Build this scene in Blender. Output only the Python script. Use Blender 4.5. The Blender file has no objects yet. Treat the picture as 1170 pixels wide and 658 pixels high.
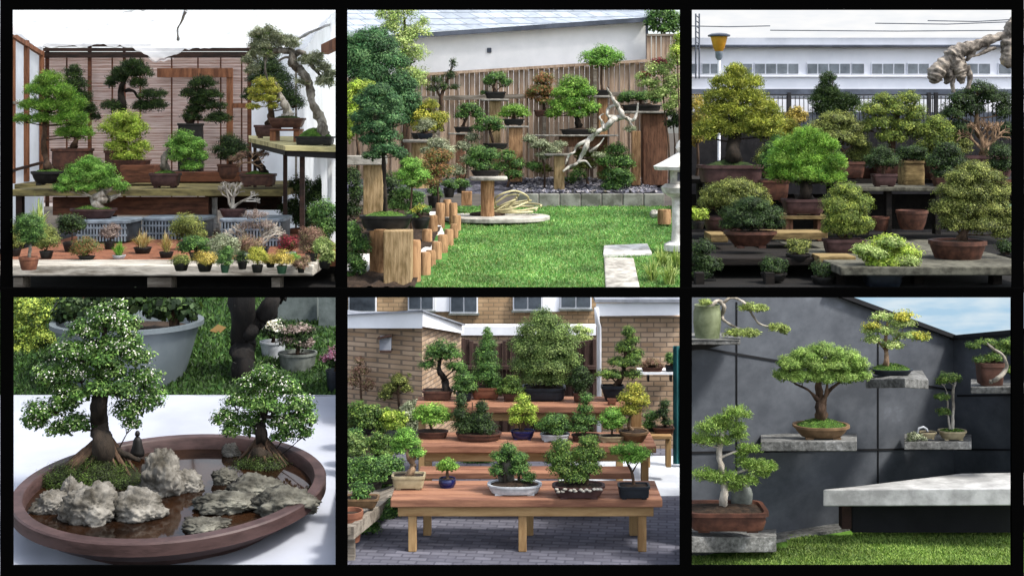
import bpy, bmesh, math, random
import numpy as np
from mathutils import Vector, noise

random.seed(7)
RNG = np.random.default_rng(11)
SC = bpy.context.scene
COL = SC.collection
F = 1500.0            # focal length in pixels of a 1170 px wide picture
HY = 150.0            # eye level row
CX = 585.0

def at(px, py, d):
    return np.array([(px - CX) / F * d, d, (HY - py) / F * d])

def proj(P):
    P = np.asarray(P, float)
    return CX + P[:, 0] / P[:, 1] * F, HY - P[:, 2] / P[:, 1] * F

# ---------------------------------------------------------------- stages
BOUNDS = {1: (-30, 390, -30, 334), 2: (390, 784, -30, 334), 3: (784, 1200, -30, 334),
          4: (-30, 390, 334, 690), 5: (390, 784, 334, 690), 6: (784, 1200, 334, 690)}
CUR = [1]
def stage(n): CUR[0] = n

class Plane:            # d * (k + (py-HY)/F) = c   -> a level (k=0) or gently sloping surface
    def __init__(s, c, k=0.0): s.c, s.k = c, k
    def d(s, py): return s.c / (s.k + (py - HY) / F)
    def z(s, d): return -s.c + s.k * d

def through(py0, d0, py1=None, d1=None):
    p0 = (py0 - HY) / F
    if py1 is None: return Plane(d0 * p0)
    p1 = (py1 - HY) / F
    k = (d1 * p1 - d0 * p0) / (d0 - d1)
    return Plane(d0 * (k + p0), k)

# ---------------------------------------------------------------- materials
def lin(h):
    h = h.lstrip('#'); r = [int(h[i:i + 2], 16) / 255 for i in (0, 2, 4)]
    return tuple(((c + 0.055) / 1.055) ** 2.4 if c > 0.04045 else c / 12.92 for c in r)

MATS = {}
def _new(name):
    m = bpy.data.materials.new(name); m.use_nodes = True
    nt = m.node_tree; b = nt.nodes['Principled BSDF']
    return m, nt, b

def mat(name, c1, c2=None, scale=6.0, rough=0.75, bump=0.25, stretch=(1, 1, 1), detail=6.0, spec=0.3, c3=None, metallic=0.0):
    if name in MATS: return MATS[name]
    c1 = lin(c1); c2 = lin(c2) if c2 else tuple(x * 0.6 for x in c1)
    m, nt, b = _new(name)
    N, L = nt.nodes, nt.links
    tc = N.new('ShaderNodeTexCoord'); mp = N.new('ShaderNodeMapping')
    mp.inputs['Scale'].default_value = stretch
    L.new(tc.outputs['Object'], mp.inputs['Vector'])
    n1 = N.new('ShaderNodeTexNoise'); n1.inputs['Scale'].default_value = scale; n1.inputs['Detail'].default_value = detail
    n1.inputs['Roughness'].default_value = 0.65
    n2 = N.new('ShaderNodeTexNoise'); n2.inputs['Scale'].default_value = scale * 0.23; n2.inputs['Detail'].default_value = 4
    for n in (n1, n2): L.new(mp.outputs['Vector'], n.inputs['Vector'])
    r = N.new('ShaderNodeValToRGB')
    r.color_ramp.elements[0].position = 0.41; r.color_ramp.elements[0].color = (*c2, 1)
    r.color_ramp.elements[1].position = 0.57; r.color_ramp.elements[1].color = (*c1, 1)
    if c3:
        e = r.color_ramp.elements.new(0.66); e.color = (*lin(c3), 1)
    ad = N.new('ShaderNodeMath'); ad.operation = 'MULTIPLY_ADD'
    ad.inputs[1].default_value = 0.6
    L.new(n1.outputs['Fac'], ad.inputs[0])
    m2 = N.new('ShaderNodeMath'); m2.operation = 'MULTIPLY'; m2.inputs[1].default_value = 0.4
    L.new(n2.outputs['Fac'], m2.inputs[0]); L.new(m2.outputs[0], ad.inputs[2])
    L.new(ad.outputs[0], r.inputs['Fac']); L.new(r.outputs['Color'], b.inputs['Base Color'])
    b.inputs['Roughness'].default_value = rough
    b.inputs['Specular IOR Level'].default_value = spec
    b.inputs['Metallic'].default_value = metallic
    if bump:
        bp = N.new('ShaderNodeBump'); bp.inputs['Strength'].default_value = bump; bp.inputs['Distance'].default_value = 0.02
        L.new(n1.outputs['Fac'], bp.inputs['Height']); L.new(bp.outputs['Normal'], b.inputs['Normal'])
    MATS[name] = m
    return m

def brick_mat(name, c1, c2, mortar, bw, bh, ms=0.012, vertical=True, rot=0.0, bump=0.4):
    if name in MATS: return MATS[name]
    m, nt, b = _new(name); N, L = nt.nodes, nt.links
    tc = N.new('ShaderNodeTexCoord'); sep = N.new('ShaderNodeSeparateXYZ'); cmb = N.new('ShaderNodeCombineXYZ')
    L.new(tc.outputs['Object'], sep.inputs[0])
    if vertical:
        add = N.new('ShaderNodeMath'); add.operation = 'ADD'
        L.new(sep.outputs['X'], add.inputs[0]); L.new(sep.outputs['Y'], add.inputs[1])
        L.new(add.outputs[0], cmb.inputs['X']); L.new(sep.outputs['Z'], cmb.inputs['Y'])
    else:
        L.new(sep.outputs['X'], cmb.inputs['X']); L.new(sep.outputs['Y'], cmb.inputs['Y'])
    mp = N.new('ShaderNodeMapping'); mp.inputs['Rotation'].default_value = (0, 0, rot)
    L.new(cmb.outputs[0], mp.inputs['Vector'])
    bt = N.new('ShaderNodeTexBrick'); L.new(mp.outputs[0], bt.inputs['Vector'])
    bt.inputs['Color1'].default_value = (*lin(c1), 1); bt.inputs['Color2'].default_value = (*lin(c2), 1)
    bt.inputs['Mortar'].default_value = (*lin(mortar), 1)
    bt.inputs['Scale'].default_value = 1.0; bt.inputs['Brick Width'].default_value = bw; bt.inputs['Row Height'].default_value = bh
    bt.inputs['Mortar Size'].default_value = ms; bt.inputs['Mortar Smooth'].default_value = 0.3
    n = N.new('ShaderNodeTexNoise'); n.inputs['Scale'].default_value = 5; n.inputs['Detail'].default_value = 8
    L.new(tc.outputs['Object'], n.inputs['Vector'])
    mr = N.new('ShaderNodeMapRange'); mr.inputs['To Min'].default_value = 0.55; mr.inputs['To Max'].default_value = 1.35
    L.new(n.outputs['Fac'], mr.inputs['Value'])
    mx = N.new('ShaderNodeVectorMath'); mx.operation = 'SCALE'
    L.new(bt.outputs['Color'], mx.inputs[0]); L.new(mr.outputs[0], mx.inputs['Scale'])
    L.new(mx.outputs[0], b.inputs['Base Color']); b.inputs['Roughness'].default_value = 0.9; b.inputs['Specular IOR Level'].default_value = 0.15
    bp = N.new('ShaderNodeBump'); bp.inputs['Strength'].default_value = bump; bp.inputs['Distance'].default_value = 0.01; bp.invert = True
    L.new(bt.outputs['Fac'], bp.inputs['Height']); L.new(bp.outputs['Normal'], b.inputs['Normal'])
    MATS[name] = m; return m

def leaf_mat():
    m, nt, b = _new('foliage'); N, L = nt.nodes, nt.links
    a = N.new('ShaderNodeAttribute'); a.attribute_name = 'Col'
    L.new(a.outputs['Color'], b.inputs['Base Color'])
    b.inputs['Roughness'].default_value = 0.55; b.inputs['Specular IOR Level'].default_value = 0.25
    t = N.new('ShaderNodeBsdfTranslucent'); mx = N.new('ShaderNodeMixShader'); mx.inputs[0].default_value = 0.3
    g = N.new('ShaderNodeMix'); g.data_type = 'RGBA'; g.blend_type = 'MULTIPLY'; g.inputs[0].default_value = 1
    g.inputs[7].default_value = (1.2, 1.15, 0.7, 1)
    L.new(a.outputs['Color'], g.inputs[6]); L.new(g.outputs[2], t.inputs['Color'])
    out = N['Material Output']
    L.new(b.outputs[0], mx.inputs[1]); L.new(t.outputs[0], mx.inputs[2]); L.new(mx.outputs[0], out.inputs['Surface'])
    MATS['foliage'] = m
leaf_mat()

def sheet_mat(name, col, trans=0.5, emit=0.0, scale=1.2, clear=0.0):
    m, nt, b = _new(name); N, L = nt.nodes, nt.links
    tc = N.new('ShaderNodeTexCoord'); n = N.new('ShaderNodeTexNoise'); n.inputs['Scale'].default_value = scale; n.inputs['Detail'].default_value = 6
    L.new(tc.outputs['Object'], n.inputs['Vector'])
    r = N.new('ShaderNodeValToRGB'); c = lin(col)
    r.color_ramp.elements[0].position = 0.3; r.color_ramp.elements[0].color = (*[x * 0.82 for x in c], 1)
    r.color_ramp.elements[1].position = 0.6; r.color_ramp.elements[1].color = (*c, 1)
    L.new(n.outputs['Fac'], r.inputs['Fac']); L.new(r.outputs[0], b.inputs['Base Color']); b.inputs['Roughness'].default_value = 0.6
    t = N.new('ShaderNodeBsdfTranslucent'); L.new(r.outputs[0], t.inputs['Color'])
    mx = N.new('ShaderNodeMixShader'); mx.inputs[0].default_value = trans
    L.new(b.outputs[0], mx.inputs[1]); L.new(t.outputs[0], mx.inputs[2]); L.new(mx.outputs[0], N['Material Output'].inputs['Surface'])
    bp = N.new('ShaderNodeBump'); bp.inputs['Strength'].default_value = 0.3; bp.inputs['Distance'].default_value = 0.05
    L.new(n.outputs['Fac'], bp.inputs['Height']); L.new(bp.outputs[0], b.inputs['Normal'])
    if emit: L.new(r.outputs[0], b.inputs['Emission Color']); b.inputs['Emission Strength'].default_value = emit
    if clear:
        tr = N.new('ShaderNodeBsdfTransparent'); m3 = N.new('ShaderNodeMixShader'); m3.inputs[0].default_value = clear
        L.new(mx.outputs[0], m3.inputs[1]); L.new(tr.outputs[0], m3.inputs[2]); L.new(m3.outputs[0], N['Material Output'].inputs['Surface'])
    MATS[name] = m; return m

def sky_mat(name, cols, emit):
    """vertical gradient with soft cloud streaks, for a sky backdrop"""
    m, nt, b = _new(name); N, L = nt.nodes, nt.links
    tc = N.new('ShaderNodeTexCoord'); mp = N.new('ShaderNodeMapping'); mp.inputs['Scale'].default_value = (0.7, 1, 3.5)
    L.new(tc.outputs['Object'], mp.inputs[0])
    n = N.new('ShaderNodeTexNoise'); n.inputs['Scale'].default_value = 1.6; n.inputs['Detail'].default_value = 7; L.new(mp.outputs[0], n.inputs['Vector'])
    r = N.new('ShaderNodeValToRGB')
    r.color_ramp.elements[0].position = 0.4; r.color_ramp.elements[0].color = (*lin(cols[0]), 1)
    r.color_ramp.elements[1].position = 0.62; r.color_ramp.elements[1].color = (*lin(cols[1]), 1)
    L.new(n.outputs['Fac'], r.inputs['Fac'])
    e = N.new('ShaderNodeEmission'); e.inputs['Strength'].default_value = emit; L.new(r.outputs[0], e.inputs['Color'])
    L.new(e.outputs[0], N['Material Output'].inputs['Surface'])
    MATS[name] = m; return m

def glass_mat(name, c1, c2, scale=2.0):
    m = mat(name, c1, c2, scale=scale, rough=0.12, bump=0, spec=0.7); return m

# ---------------------------------------------------------------- mesh building
class MB:
    def __init__(s): s.v = []; s.f = []
    def add(s, V, Fc):
        o = len(s.v); s.v.extend([tuple(map(float, p)) for p in V]); s.f.extend([tuple(o + i for i in f) for f in Fc]); return s
    def hexa(s, P):      # 8 points: bottom ring 0-3 (front-left, front-right, back-right, back-left), top ring 4-7
        return s.add(P, [(3, 2, 1, 0), (4, 5, 6, 7), (0, 1, 5, 4), (1, 2, 6, 5), (2, 3, 7, 6), (3, 0, 4, 7)])
    def box(s, x0, x1, y0, y1, z0, z1):
        return s.hexa([(x0, y0, z0), (x1, y0, z0), (x1, y1, z0), (x0, y1, z0), (x0, y0, z1), (x1, y0, z1), (x1, y1, z1), (x0, y1, z1)])
    def pbox(s, px0, px1, py0, py1, d, t, d1=None):      # front face spans these pixels at depth d (d1 at the right end), goes back by t
        d1 = d if d1 is None else d1
        a, b, c, e = at(px0, py1, d), at(px1, py1, d1), at(px0, py0, d), at(px1, py0, d1)
        n = np.array([a[1] - b[1], b[0] - a[0], 0.0]); n = n / np.linalg.norm(n) * t
        return s.hexa([a, b, b + n, a + n, c, e, e + n, c + n])
    def bar(s, p, q, w, h=None):      # square bar between two points
        p, q = np.array(p, float), np.array(q, float); h = h or w
        t = (q - p) / np.linalg.norm(q - p); ref = np.array([0, 0, 1.0]) if abs(t[2]) < .8 else np.array([0, 1.0, 0])
        u = np.cross(t, ref); u /= np.linalg.norm(u); w2 = np.cross(u, t)
        c = [(-1, -1), (1, -1), (1, 1), (-1, 1)]
        V = [p + u * a * w / 2 + w2 * b * h / 2 for a, b in c] + [q + u * a * w / 2 + w2 * b * h / 2 for a, b in c]
        return s.add(V, [(0, 1, 2, 3), (7, 6, 5, 4), (0, 4, 5, 1), (1, 5, 6, 2), (2, 6, 7, 3), (3, 7, 4, 0)])
    def tube(s, pts, rad, n=8, rough=0.0, cap=True):
        pts = [np.array(p, float) for p in pts]; V = []; Fc = []
        seed = random.random() * 50
        for i, p in enumerate(pts):
            t = pts[min(i + 1, len(pts) - 1)] - pts[max(i - 1, 0)]; t = t / (np.linalg.norm(t) + 1e-9)
            ref = np.array([0, 1.0, 0]) if abs(t[1]) < .85 else np.array([1.0, 0, 0])
            u = np.cross(t, ref); u /= np.linalg.norm(u); w = np.cross(t, u)
            for k in range(n):
                a = 2 * math.pi * k / n
                r = rad[i] * (1 + rough * (noise.noise((math.cos(a) * 1.6 + seed, math.sin(a) * 1.6, i * 0.33 + seed)) + .8 * (abs(noise.noise((math.cos(a) * 3.4, math.sin(a) * 3.4 + seed, i * 0.5))) - .2)))
                V.append(p + (u * math.cos(a) + w * math.sin(a)) * r)
        for i in range(len(pts) - 1):
            for k in range(n):
                Fc.append((i * n + k, i * n + (k + 1) % n, (i + 1) * n + (k + 1) % n, (i + 1) * n + k))
        if cap:
            Fc.append(tuple(range(n))[::-1]); Fc.append(tuple((len(pts) - 1) * n + k for k in range(n)))
        return s.add(V, Fc)
    def lathe(s, c, prof, n=28, a=1.0, b=1.0, pw=2.0, close=True, rot=0.0):     # prof: (radius, z) from the bottom up; superellipse section
        c = np.array(c, float); V = []; Fc = []
        for r, z in prof:
            for k in range(n):
                t = 2 * math.pi * (k + 0.5) / n
                ct, st = math.cos(t), math.sin(t)
                x = math.copysign(abs(ct) ** (2 / pw), ct) * r * a; y = math.copysign(abs(st) ** (2 / pw), st) * r * b
                V.append(c + np.array([x * math.cos(rot) - y * math.sin(rot), x * math.sin(rot) + y * math.cos(rot), z]))
        m = len(prof)
        for i in range(m - 1):
            for k in range(n):
                Fc.append((i * n + k, i * n + (k + 1) % n, (i + 1) * n + (k + 1) % n, (i + 1) * n + k))
        if close:
            Fc.append(tuple(range(n))[::-1]); Fc.append(tuple((m - 1) * n + k for k in range(n)))
        return s.add(V, Fc)
    def grid(s, fn, nu, nv):
        V = [fn(i / nu, j / nv) for j in range(nv + 1) for i in range(nu + 1)]
        Fc = [(j * (nu + 1) + i, j * (nu + 1) + i + 1, (j + 1) * (nu + 1) + i + 1, (j + 1) * (nu + 1) + i) for j in range(nv) for i in range(nu)]
        return s.add(V, Fc)
    def poly(s, P): return s.add(P, [tuple(range(len(P)))])
    def slab(s, P, t):   # flat polygon P (its top, counter-clockwise from above) with thickness t downwards
        n = len(P); P = [np.array(p, float) for p in P]; B = [p - np.array([0, 0, t]) for p in P]
        return s.add(P + B, [tuple(range(n)), tuple(range(n, 2 * n))[::-1]] + [(i, n + i, n + (i + 1) % n, (i + 1) % n)[::1] for i in range(n)])

def rock_mb(c, r, seed, amp=0.35, sub=4):
    bm = bmesh.new(); bmesh.ops.create_icosphere(bm, subdivisions=sub, radius=1)
    V = []
    for v in bm.verts:
        p = v.co.normalized()
        q = p * 1.3 + Vector((seed * 3.1, seed * 1.7, seed))
        k = 1 + amp * noise.noise(q) + amp * 0.7 * (abs(noise.noise(q * 2.3)) - 0.2) + amp * 0.42 * (abs(noise.noise(q * 5.5)) - .2) + amp * 0.28 * noise.noise(q * 11) + amp * .16 * noise.noise(q * 24)
        V.append((c[0] + p.x * k * r[0], c[1] + p.y * k * r[1], c[2] + p.z * k * r[2]))
    Fc = [tuple(v.index for v in f.verts) for f in bm.faces]; bm.free()
    return MB().add(V, Fc)

CROWN_D, PSX, PSY, LS = 2.9, 1.12, 1.3, .62
def _clip(me, off):
    """trim a mesh where its stage ends"""
    x0, x1, y0, y1 = BOUNDS[CUR[0]]
    co = np.empty(len(me.vertices) * 3, np.float32); me.vertices.foreach_get('co', co)
    P = co.reshape(-1, 3) + off
    px, py = proj(P)
    if px.min() >= x0 and px.max() <= x1 and py.min() >= y0 and py.max() <= y1: return
    bm = bmesh.new(); bm.from_mesh(me); o = Vector(-np.array(off))
    for val, n in (((x0 - CX) / F, 'l'), ((x1 - CX) / F, 'r'), ((HY - y0) / F, 't'), ((HY - y1) / F, 'b')):
        nn = {'l': Vector((-1, val, 0)), 'r': Vector((1, -val, 0)), 't': Vector((0, -val, 1)), 'b': Vector((0, val, -1))}[n]
        bmesh.ops.bisect_plane(bm, geom=bm.verts[:] + bm.edges[:] + bm.faces[:], plane_co=o, plane_no=nn.normalized(), clear_outer=True)
    bm.to_mesh(me); bm.free()

def world_loc(o):
    l = np.zeros(3)
    while o is not None: l += np.array(o.location); o = o.parent
    return l

def obj(name, mb, m, parent=None, loc=None, smooth=False, bevel=0.0, clip=True, autosmooth=None):
    me = bpy.data.meshes.new(name)
    base = world_loc(parent) if parent is not None else np.array(loc if loc is not None else (0, 0, 0), float)
    me.from_pydata([tuple(np.array(p) - base) for p in mb.v], [], mb.f)
    if clip: _clip(me, base)
    me.validate()
    me.materials.append(m if not isinstance(m, str) else MATS[m])
    if smooth: me.polygons.foreach_set('use_smooth', [True] * len(me.polygons))
    o = bpy.data.objects.new(name, me); COL.objects.link(o)
    if parent is not None: o.parent = parent
    else: o.location = base
    if bevel:
        b = o.modifiers.new('Bevel', 'BEVEL'); b.width = bevel; b.segments = 2; b.limit_method = 'ANGLE'
    if smooth and autosmooth:
        bm = bmesh.new(); bm.from_mesh(me)
        for e in bm.edges:
            if len(e.link_faces) == 2 and e.calc_face_angle(0) > autosmooth: e.smooth = False
        bm.to_mesh(me); bm.free()
    return o

def thing(name, label, cat, loc, group=None):
    o = bpy.data.objects.new(name, None); COL.objects.link(o); o.location = tuple(map(float, loc))
    o.empty_display_size = 0.1
    return tag(o, label, cat, group)
def tag(o, label=None, cat=None, group=None, kind=None):
    if label: o['label'] = label
    if cat: o['category'] = cat
    if group: o['group'] = group
    if kind: o['kind'] = kind
    return o

# ---------------------------------------------------------------- foliage
PAL = {
 'pine':   ['#466c2c', '#587f34', '#345424', '#7c9a44'],
 'bright': ['#5f9a2e', '#79b03a', '#47802a', '#93c052'],
 'dark':   ['#263f20', '#345228', '#1b301a', '#4c6a34'],
 'mid':    ['#3c6a30', '#55853c', '#2a5127', '#6f9c4c'],
 'yellow': ['#8f9a2c', '#b3b23a', '#6f8228', '#c9c552'],
 'olive':  ['#647636', '#7c8a42', '#4a572a', '#9aa454'],
 'tan':    ['#a08c5c', '#b9a36c', '#8a6a48', '#8c8f4c', '#c8b888'],
 'blue':   ['#34683e', '#467e4c', '#284f32', '#66945e'],
 'pale':   ['#8fae5c', '#a9c472', '#6f9448', '#c6d890'],
 'red':    ['#8a2a38', '#a8404a', '#6a2030', '#4c5a2c'],
 'redgreen': ['#6f7a3c', '#8c5a3c', '#55703a', '#a8744c'],
 'gold':   ['#9c8c3c', '#b8a048', '#7f7a34', '#c2b060'],
 'grey':   ['#7f8c70', '#98a488', '#606e54', '#b4bca4'],
 'white':  ['#e8e6dc', '#f4f2ea', '#d8d4cc'],
 'pink':   ['#c07a98', '#d89ab0', '#a05a7c', '#e0b8c4'],
 'wtree':  ['#43702c', '#5c8c3a', '#2d5420', '#82a85a', '#355e26'],
 'moss':   ['#4c7a26', '#6a9a34', '#3a5f20', '#86ac48'],
 'dmoss':  ['#2c3a18', '#3a4c1e', '#1e2812', '#52702a'],
 'lawn':   ['#5ca248', '#78ba5a', '#4a8e38', '#9ccc7e', '#8ca458'],
 'lawn2':  ['#567a2a', '#6f9434', '#40621f', '#8cab48'],
 'p6lawn': ['#6a9438', '#84ae48', '#527a2c', '#a0c060'],
 'dry':    ['#8c6c5c', '#a08470', '#6c5044', '#7c7450'],
 'mauve':  ['#84746e', '#988a82', '#665852'],
 'soft':   ['#7d9446', '#93a956', '#647c38', '#a8bc6a'],
 'dome':   ['#6d963e', '#84ac4c', '#547c2e', '#a2c466'],
 'olgreen': ['#627e32', '#7e983c', '#486028', '#a4b44e'],
 'golden': ['#8a9a34', '#a6b040', '#64782a', '#c4c858', '#7a8c38'],
 'grass4': ['#2f4f22', '#3f662a', '#24401b', '#54803a'],  # dark greens with the background's shade put into the colour
 'bush4':  ['#8ca43c', '#a8bc4c', '#4c6a28', '#6c8a34'],
 'egg':    ['#55743a', '#6d8a48', '#3c5a2c', '#86a05c'],
 'lime':   ['#8cb030', '#a6c63e', '#6c9228', '#c4d860'],
 'juniper': ['#5c9a34', '#76b444', '#427c2a', '#8ec45a'],
}
def _soft(k, v):
    a = np.array([lin(c) for c in v])
    if k in ('white', 'pink', 'tan', 'mauve', 'dry', 'red', 'gold'): return a
    g = a @ np.array([.3, .6, .1]); return (a * .86 + g[:, None] * np.array([.19, .16, .06])) * .9
PALL = {k: _soft(k, v) for k, v in PAL.items()}

def leaf_mesh(name, C, Nn, size, cols, parent, aspect=0.5, along=None, loc=None, wide=0.55):
    """C centres, Nn leaf normals, size lengths, cols colours: one mesh of diamond leaves"""
    x0, x1, y0, y1 = BOUNDS[CUR[0]]
    px, py = proj(C); k = (px > x0) & (px < x1) & (py > y0) & (py < y1)
    C, Nn, size, cols = C[k], Nn[k], size[k], cols[k]
    if along is not None: along = along[k]
    n = len(C)
    if n == 0: return None
    Nn = Nn / (np.linalg.norm(Nn, axis=1, keepdims=True) + 1e-9)
    r = RNG.normal(size=(n, 3)) if along is None else along
    u = r - Nn * np.sum(r * Nn, axis=1, keepdims=True); u /= (np.linalg.norm(u, axis=1, keepdims=True) + 1e-9)
    w = np.cross(Nn, u); L = size[:, None]
    V = np.stack([C - u * L * .5, C + w * L * aspect * .5 - u * L * (.5 - wide) , C + u * L * .5, C - w * L * aspect * .5 - u * L * (.5 - wide)], axis=1).reshape(-1, 3)
    base = world_loc(parent) if parent is not None else np.array(loc if loc is not None else (0, 0, 0), float)
    V = V - base
    me = bpy.data.meshes.new(name)
    me.vertices.add(4 * n); me.vertices.foreach_set('co', V.astype(np.float32).ravel())
    me.loops.add(4 * n); me.loops.foreach_set('vertex_index', np.arange(4 * n, dtype=np.int32))
    me.polygons.add(n); me.polygons.foreach_set('loop_start', np.arange(0, 4 * n, 4, dtype=np.int32))
    me.update(calc_edges=True)
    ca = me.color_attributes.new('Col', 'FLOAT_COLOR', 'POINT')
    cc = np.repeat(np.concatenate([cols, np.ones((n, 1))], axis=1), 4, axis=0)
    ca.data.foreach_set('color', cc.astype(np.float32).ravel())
    me.materials.append(MATS['foliage'])
    o = bpy.data.objects.new(name, me); COL.objects.link(o)
    if parent is not None: o.parent = parent
    else: o.location = base
    return o

def crown_leaves(pads, dc, pal, leaf, style, dens=1.0, deep=0.8, gap=0.0, up=0.5):
    """leaf positions in clumps over each pad's ellipsoid; a pad is (px, py, rx, ry) in picture units at depth dc"""
    s = dc / F; P = PALL[pal]; Cs, Ns, Ss, Ks = [], [], [], []
    for pad in pads:
        px, py, rx, ry = pad[:4]; rx *= PSX; ry *= PSY; off = pad[4] if len(pad) > 4 else 0.0
        c = at(px, py, dc + off); R = np.array([rx * s, max(rx, ry) * s * deep, ry * s])
        area = math.pi * rx * ry
        cl = min(rx, ry) * 0.30 + leaf * 0.5                      # clump radius in px
        nc = int(max(7, 2.3 * area / (cl * cl)))
        nl = int(max(1 if dens < .3 else 4, 1.5 * CROWN_D * dens * cl * cl / (leaf * leaf * 0.30)))
        dv = RNG.normal(size=(nc, 3)); dv /= np.linalg.norm(dv, axis=1, keepdims=True)
        dv[:, 2] = np.where(dv[:, 2] < -0.35, -dv[:, 2] * RNG.random(nc), dv[:, 2])
        dv[:, 1] = np.where(dv[:, 1] > 0.3, -dv[:, 1], dv[:, 1])    # more of them towards the open side
        rad = RNG.uniform(0.45, 1.02, size=(nc, 1)) ** 0.7
        cc = c + dv * rad * R * 0.88
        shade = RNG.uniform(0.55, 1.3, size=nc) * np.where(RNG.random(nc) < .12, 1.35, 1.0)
        tone = RNG.integers(0, len(P), size=nc)
        keep = RNG.random(nc) >= gap
        if gap < .05 and min(rx, ry) > 4:          # inner leaves of the pad, shade put into their colour
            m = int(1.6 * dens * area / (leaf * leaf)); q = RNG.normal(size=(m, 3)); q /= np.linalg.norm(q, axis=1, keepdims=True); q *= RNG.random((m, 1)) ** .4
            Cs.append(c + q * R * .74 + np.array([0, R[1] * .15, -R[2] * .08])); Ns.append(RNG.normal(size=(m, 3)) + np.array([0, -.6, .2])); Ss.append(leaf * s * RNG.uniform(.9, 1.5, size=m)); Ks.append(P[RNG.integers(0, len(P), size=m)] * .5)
        for j in range(nc):
            if not keep[j]: continue
            q = RNG.normal(size=(nl, 3)); q /= (np.linalg.norm(q, axis=1, keepdims=True) + 1e-9)
            q *= RNG.random((nl, 1)) ** 0.45
            pos = cc[j] + q * cl * s * np.array([1.15, 1.0, 0.75])
            nn = dv[j] * 0.85 + q * 0.5 + np.array([0, 0, up]) + RNG.normal(size=(nl, 3)) * 0.36
            t = np.where(RNG.random(nl) < 0.6, tone[j], RNG.integers(0, len(P), size=nl))
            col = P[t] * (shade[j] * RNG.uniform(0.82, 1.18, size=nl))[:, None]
            Cs.append(pos); Ns.append(nn); Ss.append(LS * leaf * s * RNG.uniform(0.45, 1.5, size=nl)); Ks.append(col)
    if not Cs: return None
    return np.concatenate(Cs), np.concatenate(Ns), np.concatenate(Ss), np.concatenate(Ks)

STY = {'leaf': (0.55, 1.0), 'broad': (0.7, 1.0), 'needle': (0.16, 1.9), 'fine': (0.34, 1.25)}
def crown(parent, pads, dc, pal, leaf=3.0, style='leaf', dens=1.0, name='crown', **kw):
    r = crown_leaves(pads, dc, pal, leaf, style, dens, **kw)
    if r is None: return None
    C, Nn, S, K = r; asp, ln = STY[style]
    along = None
    if style == 'needle':
        c0 = C.mean(axis=0); along = (C - c0) / (np.linalg.norm(C - c0, axis=1, keepdims=True) + 1e-9) * 0.7 + np.array([0, 0, .5]) + RNG.normal(size=C.shape) * 0.7
        Nn = RNG.normal(size=C.shape) + np.array([0, -0.4, 0.5])
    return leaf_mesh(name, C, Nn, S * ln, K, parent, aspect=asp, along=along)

def tuft(parent, base, dc, w, h, n, pal, width=1.2, name='leaves', droop=0.5):
    """strap leaves that rise from a base point and arch over: w, h in picture units; each leaf 4 segments"""
    s = dc / F; P = PALL[pal]; V, Fc, K = [], [], []
    for i in range(n):
        a = RNG.uniform(0, 2 * math.pi); out = RNG.uniform(0.15, 1.0); hh = h * RNG.uniform(0.6, 1.05) * (1.05 - 0.35 * out)
        b0 = np.array(base) + np.array([RNG.normal() * w * 0.10 * s, RNG.normal() * w * 0.10 * s, 0])
        dirx = np.array([math.cos(a), math.sin(a) * 0.8, 0]); side = np.array([-dirx[1], dirx[0], 0.2])
        col = P[RNG.integers(len(P))] * RNG.uniform(0.7, 1.3)
        o = len(V); m = 5
        for k in range(m):
            t = k / (m - 1); pos = b0 + dirx * out * w * s * t + np.array([0, 0, hh * s * (t * (1 + droop * out) - droop * out * t * t * 1.6)])
            ww = width * s * (1 - t ** 2 * 0.9) * 0.5
            V += [pos - side * ww, pos + side * ww]; K += [col, col]
        Fc += [(o + 2 * k, o + 2 * k + 1, o + 2 * k + 3, o + 2 * k + 2) for k in range(m - 1)]
    o = obj(name, MB().add(V, Fc), MATS['foliage'], parent, clip=False)
    x0, x1, y0, y1 = BOUNDS[CUR[0]]
    ca = o.data.color_attributes.new('Col', 'FLOAT_COLOR', 'POINT')
    ca.data.foreach_set('color', np.concatenate([np.array(K), np.ones((len(K), 1))], axis=1).astype(np.float32).ravel())
    _clip(o.data, world_loc(parent))
    return o

def smooth_path(pts, n=4):
    """Catmull-Rom through (px, py, w) or world points"""
    P = [np.array(p, float) for p in pts]
    if len(P) < 3: 
        return [P[0] + (P[-1] - P[0]) * t for t in np.linspace(0, 1, n + 1)]
    out = []
    for i in range(len(P) - 1):
        p0, p1, p2, p3 = P[max(i - 1, 0)], P[i], P[i + 1], P[min(i + 2, len(P) - 1)]
        for k in range(n):
            t = k / n
            out.append(0.5 * (2 * p1 + (p2 - p0) * t + (2 * p0 - 5 * p1 + 4 * p2 - p3) * t * t + (3 * p1 - p0 - 3 * p2 + p3) * t ** 3))
    out.append(P[-1]); return out

BARK = {}
def bark(k):
    t = {'black': ('#171310', '#0a0908'), 'brown': ('#5a4636', '#2c2018'), 'grey': ('#8a8478', '#4a443c'), 'dark': ('#2e261e', '#14100c'), 'pale': ('#c4bcae', '#7c7468'), 'tan': ('#a4886c', '#5e4a38'), 'white': ('#c4c0b6', '#6c665c')}[k]
    return mat('bark_' + k, t[0], t[1], scale=14, rough=0.9, bump=0.8, stretch=(1, 1, 0.35))

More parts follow.
